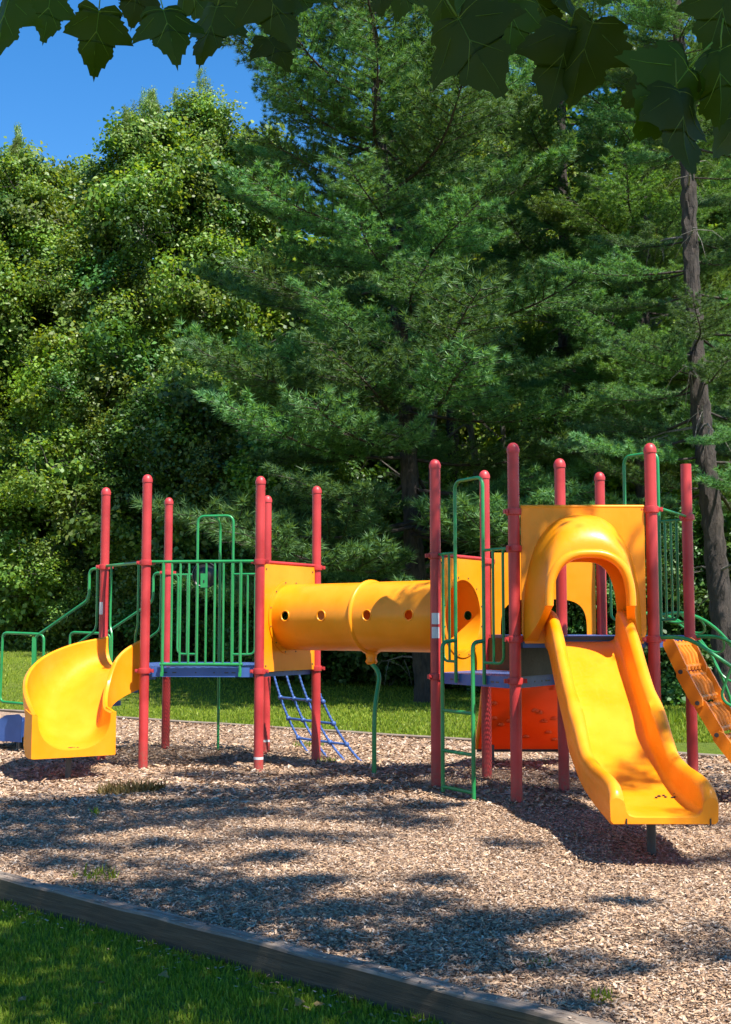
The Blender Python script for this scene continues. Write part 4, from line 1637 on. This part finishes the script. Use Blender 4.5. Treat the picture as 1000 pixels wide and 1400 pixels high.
pine_tree(1.42, 29, 20.5, 'tall white pine with layered boughs rising behind the yellow tunnel', -1.55, 0.25, 3.0, seed=1, lo_len=1.45, nwh=18, per=8, dead=12, topw=0.44)
pine_tree(wx(992, 23.5), 23.5, 18.5, 'pine with a bare dark trunk and dead twigs behind the big slide', -1.0, 0.23, 4.3, seed=2, lo_len=0.95, nwh=20, per=5, dead=12, bias=lambda a, z: 1.0 if math.sin(a) > -0.15 else (0.8 if (z < 5.7 or 6.2 < z < 7.8 or z > 11.5) else 0.0))
pine_tree(wx(765, 35), 35, 23, 'white pine standing deeper in the woods between the two nearer pines', 0.4, 0.27, 9.0, seed=3, lo_len=1.25, nwh=17, per=6, dead=14, mats=('needle', 'needle', 'pineyellow'))
pine_tree(wx(880, 31), 31, 21, 'pale yellow green pine behind the bare trunked pine at the right', 0.3, 0.22, 6.5, seed=4, lo_len=1.15, nwh=24, per=6, dead=4, mats=('pineyellow', 'needle'))
pine_tree(wx(620, 40), 40, 25, 'far pine whose crown fills the gap right of the tall pine at the top', 0.2, 0.25, 12.0, seed=5, lo_len=1.3, nwh=16, per=6, dead=3, mats=('pineyellow', 'needle', 'needle'))
pine_tree(wx(1035, 36), 36, 24, 'pine standing partly out of the photo at the far right', 0.2, 0.25, 5.0, seed=6, lo_len=1.2, nwh=26, per=6, dead=3, mats=('pineyellow', 'needle'))

GRP = 'trees deep in the woods behind the pines'
for k, (px, Y, h, rad, mats, lab) in enumerate([
        (455, 42, 14, 3.2, ['leafdark', 'leaf'], 'broadleaf tree behind the tall pine, above the yellow tunnel panel'),
        (600, 46, 20, 3.6, ['leaf', 'leafyellow'], 'broadleaf tree deep in the woods above the red post at the tunnel end'),
        (720, 48, 22, 3.6, ['leafyellow', 'leaf'], 'broadleaf tree deep in the woods above the highest front post left of the hood'),
        (830, 43, 15, 3.2, ['leafyellow', 'leafyellow', 'leaf'], 'sunlit yellow green tree deep in the woods above the slide hood'),
        (940, 46, 22, 3.6, ['leaf', 'leafyellow'], 'broadleaf tree deep in the woods behind the bare pine trunk'),
        (1050, 43, 21, 3.4, ['leaf', 'leafyellow'], 'broadleaf tree deep in the woods right of the bare pine trunk')]):
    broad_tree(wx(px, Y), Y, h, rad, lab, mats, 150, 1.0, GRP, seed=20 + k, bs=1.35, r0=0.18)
GR2 = 'dark shrubs under the pines'
for k, (px, Y, h, rad, lab) in enumerate([
        (640, 35, 4.2, 2.0, 'dark shrub seen over the far end of the tunnel'), (720, 33, 3.6, 1.8, 'dark shrub seen behind the post left of the hood'),
        (820, 31, 4.0, 1.9, 'dark shrub seen through the hood of the big slide'), (900, 32, 4.6, 1.9, 'dark shrub seen behind the green arch at the right'),
        (1000, 29, 4.2, 1.8, 'dark shrub beside the foot of the bare pine trunk'), (520, 37, 4.0, 2.0, 'dark shrub behind the middle of the yellow tunnel'), (445, 38, 3.2, 2.0, 'dark shrub above the near end of the tunnel')]):
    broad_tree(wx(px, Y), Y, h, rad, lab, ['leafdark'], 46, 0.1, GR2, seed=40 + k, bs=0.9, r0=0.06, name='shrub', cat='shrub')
for k, (px, Y, h, lab) in enumerate([
        (440, 40, 12, 'thin dark trunk in the shade left of the tall pine trunk'), (600, 36, 12, 'thin dark trunk just right of the tall pine trunk'), (665, 36, 13, 'thin dark leaning trunk in the shade above the ladder arch'),
        (700, 41, 12, 'thin dark trunk in the shade above the post left of the hood'), (335, 39, 12, 'thin dark trunk in the shade behind the hexagonal deck'), (800, 38, 13, 'thin dark trunk in the shade above the slide hood'), (900, 39, 13, 'thin dark trunk in the shade above the green arch at the right')]):
    x = wx(px, Y)
    gz = float(ground_z(x, Y))
    tb, pts = trunk_mesh((x, Y, gz), (x + random.uniform(-1, 1), Y, gz + h), 0.15, 0.05, 0.2)
    for j in range(6):
        p = pts[random.randint(4, 12)]
        a = random.uniform(0, 6.28)
        q = p + Vector((math.cos(a), 0.5 * math.sin(a), random.uniform(0.2, 0.9))) * random.uniform(1, 2.4)
        tb.tube([p, p.lerp(q, 0.5) + Vector((0, 0, 0.1)), q], [0.05, 0.03, 0.01], 6)
    o = tb.build('bare_tree', M['bark'])
    tag(o, lab, 'tree', 'bare trunks in the woods')

# the far woods read as one mass
n = 60000
Y = RNG.uniform(50, 66, n)
X = RNG.uniform(-1, 1, n) * (0.36 * Y + 2)
top = np.interp(X / Y, [-0.36, -0.29, -0.16, -0.10, 0.0, 0.4], [12, 13, 13, 14, 24, 27]) + 1.6 * np.sin(X * 0.9) + 0.9 * np.sin(X * 2.3 + Y)
Z = RNG.random(n) ** 0.85 * top + 0.8
nrm = unit(n, RNG) + np.array([0.2, -0.5, 0.5])
nrm /= np.linalg.norm(nrm, axis=1, keepdims=True)
v = leaf_cards(np.stack([X, Y, Z], 1), nrm, RNG.uniform(0.25, 0.6, n), RNG.random(n) * 6.28)
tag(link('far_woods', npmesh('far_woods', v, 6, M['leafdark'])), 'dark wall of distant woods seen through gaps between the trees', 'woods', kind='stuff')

# ------------------------------------------------------------------ weeds
def tuft(px, py, n, h, mat, label, spread=0.12, name='weed_tuft', lean=0.6):
    p = unproj(px, py)
    a = RNG.random(n) * 6.28
    r_ = spread * np.sqrt(RNG.random(n))
    x, y = p.x + r_ * np.cos(a), p.y + r_ * np.sin(a)
    o = blades(n, x, y, h, 0.012, M[mat], name, label, lean, 0.02)
    del o['kind']
    o['category'] = 'weed'


tuft(180, 1088, 900, 0.13, 'drygrass', 'low mound of dry brown grass on the wood chips by the curved slide', 0.34, 'dry_grass_clump', 1.1)
tuft(132, 1208, 70, 0.085, 'grass', 'tuft of green grass growing against the front timber', 0.15)
tuft(420, 1024, 90, 0.09, 'grass', 'pale green weeds growing below the cargo net', 0.25)
tuft(448, 1046, 70, 0.07, 'grass', 'small green weed beside the red post near the cargo net', 0.16)
tuft(826, 1374, 70, 0.06, 'grass', 'small green tuft on the wood chips beside the lower end of the timber', 0.07)
tuft(132, 1120, 24, 0.09, 'grass', 'single thin green sprout in the shade near the dry grass mound', 0.03)
tuft(735, 1330, 40, 0.05, 'grass', 'tiny green seedling on the wood chips in the foreground', 0.07)
tuft(930, 990, 500, 0.22, 'grass', 'bright green grass clump standing behind the orange link climber', 0.6, 'grass_clump')

# ------------------------------------------------------------------ overhanging maple
MT = thing('maple_tree', 'maple tree overhanging the photographer with large dark hanging leaves', 'maple tree', (4.6, -1.8, 0))
tb, pts = trunk_mesh((4.6, -1.8, 0), (5.0, 0.4, 9.5), 0.28, 0.1, 0.1)
limbs = [((4.7, -1.2, 4.0), (3.0, 1.0, 4.6), (1.6, 2.2, 3.6), (0.5, 2.4, 3.25)), ((4.7, -1.0, 5.0), (2.0, 1.0, 5.6), (0.0, 2.2, 3.9), (-0.75, 2.5, 3.2)),
         ((4.9, -0.4, 6.5), (4.2, 2.0, 7.6), (2.8, 3.6, 8.3), (0.8, 5.6, 8.4)), ((4.9, -0.4, 7.0), (3.0, 2.0, 8.0), (1.0, 3.0, 8.3), (-1.5, 4.5, 8.3))]
tb.build('trunk', M['bark'], MT)
for l in limbs:
    pp = [p_ + Vector((random.uniform(-0.12, 0.12), random.uniform(-0.12, 0.12), random.uniform(-0.1, 0.1))) * min(1, i_ / 3) for i_, p_ in enumerate(bez(*l, 14))]
    MB().tube(pp, [0.045 - 0.041 * i / 14 for i in range(15)], 8).build('limb', M['bark'], MT)

lobes = [(0.0, 0.02), (0.10, -0.06), (0.26, -0.11), (0.41, -0.03), (0.40, 0.09), (0.50, 0.18), (0.60, 0.31), (0.67, 0.47), (0.52, 0.475), (0.36, 0.52), (0.31, 0.58), (0.34, 0.69), (0.23, 0.84), (0.10, 1.00), (0.0, 1.17)]
half = [lobes[0]]
for (xa, ya), (xb, yb) in zip(lobes[:-1], lobes[1:]):
    nx, ny = (yb - ya), -(xb - xa)
    ll = math.hypot(nx, ny)
    if abs(yb - ya) < 0.6 * abs(xb - xa):
        half += [(xb, yb)]
        continue
    half += [(xa + (xb - xa) * 0.42 + nx / ll * 0.020, ya + (yb - ya) * 0.42 + ny / ll * 0.020), (xa + (xb - xa) * 0.60 - nx / ll * 0.016, ya + (yb - ya) * 0.60 - ny / ll * 0.016), (xb, yb)]


def maple_mesh(seed):
    rng = random.Random(seed)
    vs, fs = [], []
    sx = rng.uniform(0.90, 1.06)
    c1, c2, c3 = rng.uniform(0.15, 0.55), rng.uniform(-0.15, 0.35), rng.uniform(-0.16, 0.16)

    def bend(x, y):
        z = -c1 * abs(x) ** 1.5 - c2 * y * y + c3 * x * y + 0.022 * math.sin(abs(x) * 10 + y * 5) + 0.03 * math.sin(y * 6 + x * 3 + c1 * 20)
        return (x, -y, z)
    jit = [(rng.uniform(-0.012, 0.012), rng.uniform(-0.012, 0.012)) for _ in half]
    NR = 6
    k = len(half)
    tgt = np.maximum.accumulate([min(1.08, max(0.06, y * 0.93)) for _, y in half])
    for s_ in (1, -1):
        o = len(vs)
        ring = [(s_ * sx * (x + (j[0] if x > 0 else 0)), y + j[1]) for (x, y), j in zip(half, jit)]
        for a in range(NR + 1):
            f_ = a / NR
            vs += [bend(x * (1 - f_), y * (1 - f_) + f_ * float(tgt[i])) for i, (x, y) in enumerate(ring)]
        for a in range(NR):
            for i in range(k - 1):
                f = (o + a * k + i, o + a * k + i + 1, o + (a + 1) * k + i + 1, o + (a + 1) * k + i)
                fs.append(f if s_ > 0 else f[::-1])
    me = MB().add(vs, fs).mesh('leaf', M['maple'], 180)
    st_ = MB().tube([(0, 0, 0.0), (0.0, 0.18, 0.03), (0.03, 0.42, 0.05)], [0.012, 0.010, 0.012], 5)
    for y1, x2, y2 in ((0.03, 0.60, 0.42), (0.03, -0.60, 0.42), (0.03, 0.36, -0.03), (0.03, -0.36, -0.03), (0.36, 0.25, 0.72), (0.36, -0.25, 0.72), (0.03, 0.0, 1.05)):
        st_.tube([Vector(bend(x2 * q * 0.98, y1 + (y2 - y1) * q)) + Vector((0, 0, 0.001)) for q in (0.0, 0.33, 0.66, 0.95)], [0.008, 0.006, 0.004, 0.002], 4, caps=False)
    add_to(me, st_, M['leafyellow'])
    return me


ML = [maple_mesh(k) for k in range(5)]
#         px   py   height px  tip angle (0 = down, + = towards the right)  distance
for px, py, hp_, ang, Y in [(8, 28, 92, -12, 2.3), (66, 16, 80, 4, 2.4), (131, 50, 98, 2, 2.25), (186, -2, 74, 2, 2.5), (230, 34, 104, -8, 2.2), (286, 40, 98, -16, 2.25), (322, 8, 76, -6, 2.4), (378, 12, 110, 10, 2.1), (378, 68, 78, 22, 2.3),
                            (268, 0, 80, 20, 2.5), (345, -8, 70, -14, 2.5), (410, -4, 84, 14, 2.2), (520, -12, 66, 4, 2.4), (552, -10, 70, -6, 2.5),
                            (648, 64, 160, 6, 1.75), (606, 4, 76, -30, 2.1), (700, 30, 108, -6, 1.9), (768, 84, 128, 8, 1.85), (800, 76, 124, -10, 1.83), (772, -6, 98, -8, 2.0), (640, -8, 110, -20, 1.9), (740, 10, 90, 12, 2.0), (820, -8, 60, 12, 2.2),
                            (915, 130, 150, -48, 1.7), (935, 170, 140, -14, 1.68), (985, 20, 120, -8, 1.75), (985, 110, 140, 18, 1.72), (1005, 165, 120, -50, 1.8), (900, 110, 110, -75, 1.74)]:
    s_ = hp_ * Y / FPX / 1.18
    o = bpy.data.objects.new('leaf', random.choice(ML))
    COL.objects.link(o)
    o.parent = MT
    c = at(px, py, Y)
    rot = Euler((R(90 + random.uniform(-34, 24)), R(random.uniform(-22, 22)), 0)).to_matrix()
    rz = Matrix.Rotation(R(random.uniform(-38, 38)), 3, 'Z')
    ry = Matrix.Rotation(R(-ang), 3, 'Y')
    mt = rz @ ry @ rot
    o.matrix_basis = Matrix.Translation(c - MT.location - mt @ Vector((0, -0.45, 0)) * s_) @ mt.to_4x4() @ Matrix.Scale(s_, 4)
# twigs that carry the hanging leaves
for a, b, Y0, Y1 in (((-20, -22), (110, -14), 2.4, 2.3), ((110, -14), (420, -30), 2.3, 2.2), ((420, -30), (560, -40), 2.2, 2.3), ((560, -45), (830, -25), 2.1, 1.9), ((830, -30), (1030, 30), 2.0, 1.75)):
    p, q = at(*a, Y0), at(*b, Y1)
    MB().tube([p, p.lerp(q, 0.5) + Vector((0, 0, 0.03)), q], 0.004, 6).build('twig', M['bark'], MT)

# canopy sprays above the frame: each throws one of the soft shadows seen on the chips
CAN = [leafy_spray('leafy_bough', M['maple'], 860, 0.14, 700 + k, (1.1, 1.1, 0.30)) for k in range(5)]


def shade(px, py, z, sc, seed, sx=1.0):
    g = unproj(px, py)
    t = z / SUN.z
    p = g + SUN * t
    rng = random.Random(seed)
    bough('leafy_bough', rng.choice(CAN), MT, p, (sc * sx, sc, sc * 0.5), (rng.uniform(-0.15, 0.15), rng.uniform(-0.15, 0.15), rng.uniform(-0.3, 0.3)))


k = 0
for px, py, z, sc, sx in [
    # shade along the left and over the grass
    (60, 1130, 8.0, 0.7, 1.2), (20, 1165, 8.0, 0.6, 1.3), (190, 1112, 8.4, 0.6, 1.4), (300, 1090, 8.6, 0.7, 1.6), (420, 1085, 8.6, 0.7, 1.6), (520, 1105, 8.6, 0.6, 1.5), (240, 1130, 8.2, 0.45, 1.5),
    (130, 1190, 7.8, 0.5, 1.2), (260, 1210, 7.6, 0.55, 1.3), (380, 1250, 7.4, 0.55, 1.2), (480, 1285, 7.2, 0.55, 1.2), (600, 1320, 7.0, 0.5, 1.1), (560, 1250, 7.2, 0.42, 1.3), (660, 1275, 7.2, 0.4, 1.3), (720, 1320, 7.0, 0.35, 1.2),
    (760, 1390, 7.0, 0.4, 1.0), (985, 1300, 7.4, 0.4, 1.0), (430, 1150, 8.2, 0.4, 1.8), (330, 1120, 8.4, 0.4, 1.8),
    (20, 1290, 6.8, 0.8, 1.0), (150, 1290, 6.6, 0.8, 1.0), (60, 1360, 6.2, 0.8, 1.0), (200, 1370, 6.2, 0.8, 1.0), (330, 1330, 6.4, 0.8, 1.0), (430, 1390, 6.2, 0.7, 1.0), (290, 1270, 6.6, 0.6, 1.0), (560, 1390, 6.2, 0.6, 1.0), (100, 1240, 6.8, 0.7, 1.0),
    # over the lower slide, and the right posts
    (60, 1100, 8.2, 0.6, 1.4), (360, 1068, 8.7, 0.5, 1.8), (560, 1080, 8.7, 0.5, 1.6), (640, 1300, 7.1, 0.4, 1.3), (700, 1268, 7.2, 0.35, 1.4), (480, 1120, 8.4, 0.4, 1.8), (200, 1235, 7.4, 0.5, 1.2), (330, 1240, 7.4, 0.5, 1.2),
    (90, 1140, 8.1, 0.5, 1.4), (20, 1120, 8.2, 0.6, 1.2), (150, 1165, 7.9, 0.35, 1.3), (280, 1062, 8.7, 0.45, 1.6), (470, 1062, 8.8, 0.4, 1.7), (420, 1215, 7.5, 0.4, 1.3),
    (310, 1105, 8.4, 0.5, 1.7), (110, 1105, 8.3, 0.5, 1.5), (560, 1130, 8.2, 0.35, 1.6), (380, 1180, 7.8, 0.3, 1.5), (590, 1215, 7.5, 0.25, 1.4), (820, 1330, 7.2, 0.25, 1.3), (860, 1240, 7.6, 0.22, 1.4), (690, 1160, 8.0, 0.25, 1.5), (250, 1160, 7.9, 0.3, 1.4),
    (930, 1130, 8.8, 0.4, 1.4), (995, 1075, 9.2, 0.6, 1.3), (975, 1180, 8.8, 0.35, 1.4),
]:
    k += 1
    shade(px, py, z, sc, k, sx)


def shade_pt(p, z, sc, seed, sx=1.0):
    """a spray at height z on the sun's side of point p"""
    p = Vector(p)
    q = p + SUN * ((z - p.z) / SUN.z)
    rng = random.Random(seed)
    bough('leafy_bough', rng.choice(CAN), MT, q, (sc * sx, sc, sc * 0.5), (rng.uniform(-0.15, 0.15), rng.uniform(-0.15, 0.15), rng.uniform(-0.3, 0.3)))


for k, (px, py, Y, z, sc) in enumerate([(30, 20, 2.3, 4.6, 0.45), (200, 20, 2.3, 4.8, 0.5), (300, 20, 2.3, 4.5, 0.75), (420, 0, 2.2, 4.9, 0.75), (540, -20, 2.3, 4.6, 0.7), (650, 40, 1.8, 4.3, 0.7), (780, 50, 1.85, 4.6, 0.75), (930, 120, 1.7, 4.2, 0.7), (1000, 60, 1.7, 4.5, 0.75), (860, 20, 1.8, 4.9, 0.7)]):
    shade_pt(at(px, py, Y), z, sc, 900 + k)
for k, (x, y, z0, z, sc) in enumerate([(2.83, 12.2, 2.2, 9.4, 0.5), (2.83, 12.2, 1.5, 9.4, 0.5), (2.83, 12.2, 0.9, 9.4, 0.45), (3.48, 13.4, 2.4, 9.8, 0.55), (3.48, 13.4, 1.6, 9.8, 0.5), (3.5, 12.6, 1.1, 9.6, 0.55), (3.9, 12.4, 0.7, 9.6, 0.5), (2.2, 10.35, 0.55, 9.0, 0.30), (2.0, 10.1, 0.55, 9.0, 0.22), (2.5, 10.7, 0.8, 9.0, 0.22)]):
    shade_pt((x, y, z0), z, sc, 950 + k)

# a few fallen leaves in the near grass
for k in range(9):
    p = unproj(random.choice((40, 120, 300, 420, 500, 240)) + random.uniform(-40, 40), 1400 - random.uniform(2, 60))
    if p.y > front_y(p.x) - 0.2:
        continue
    o = link('fallen_leaf', ML[k % 5], None, (p.x, p.y, 0.035), (random.uniform(-0.4, 0.4), random.uniform(-0.4, 0.4), random.uniform(0, 6)))
    o.scale = (0.045,) * 3
    o.material_slots[0].link = 'OBJECT'
    o.material_slots[0].material = M['drygrass']
    tag(o, 'small brown fallen leaf lying in the dark near grass', 'fallen leaf', 'fallen leaves in the near grass')
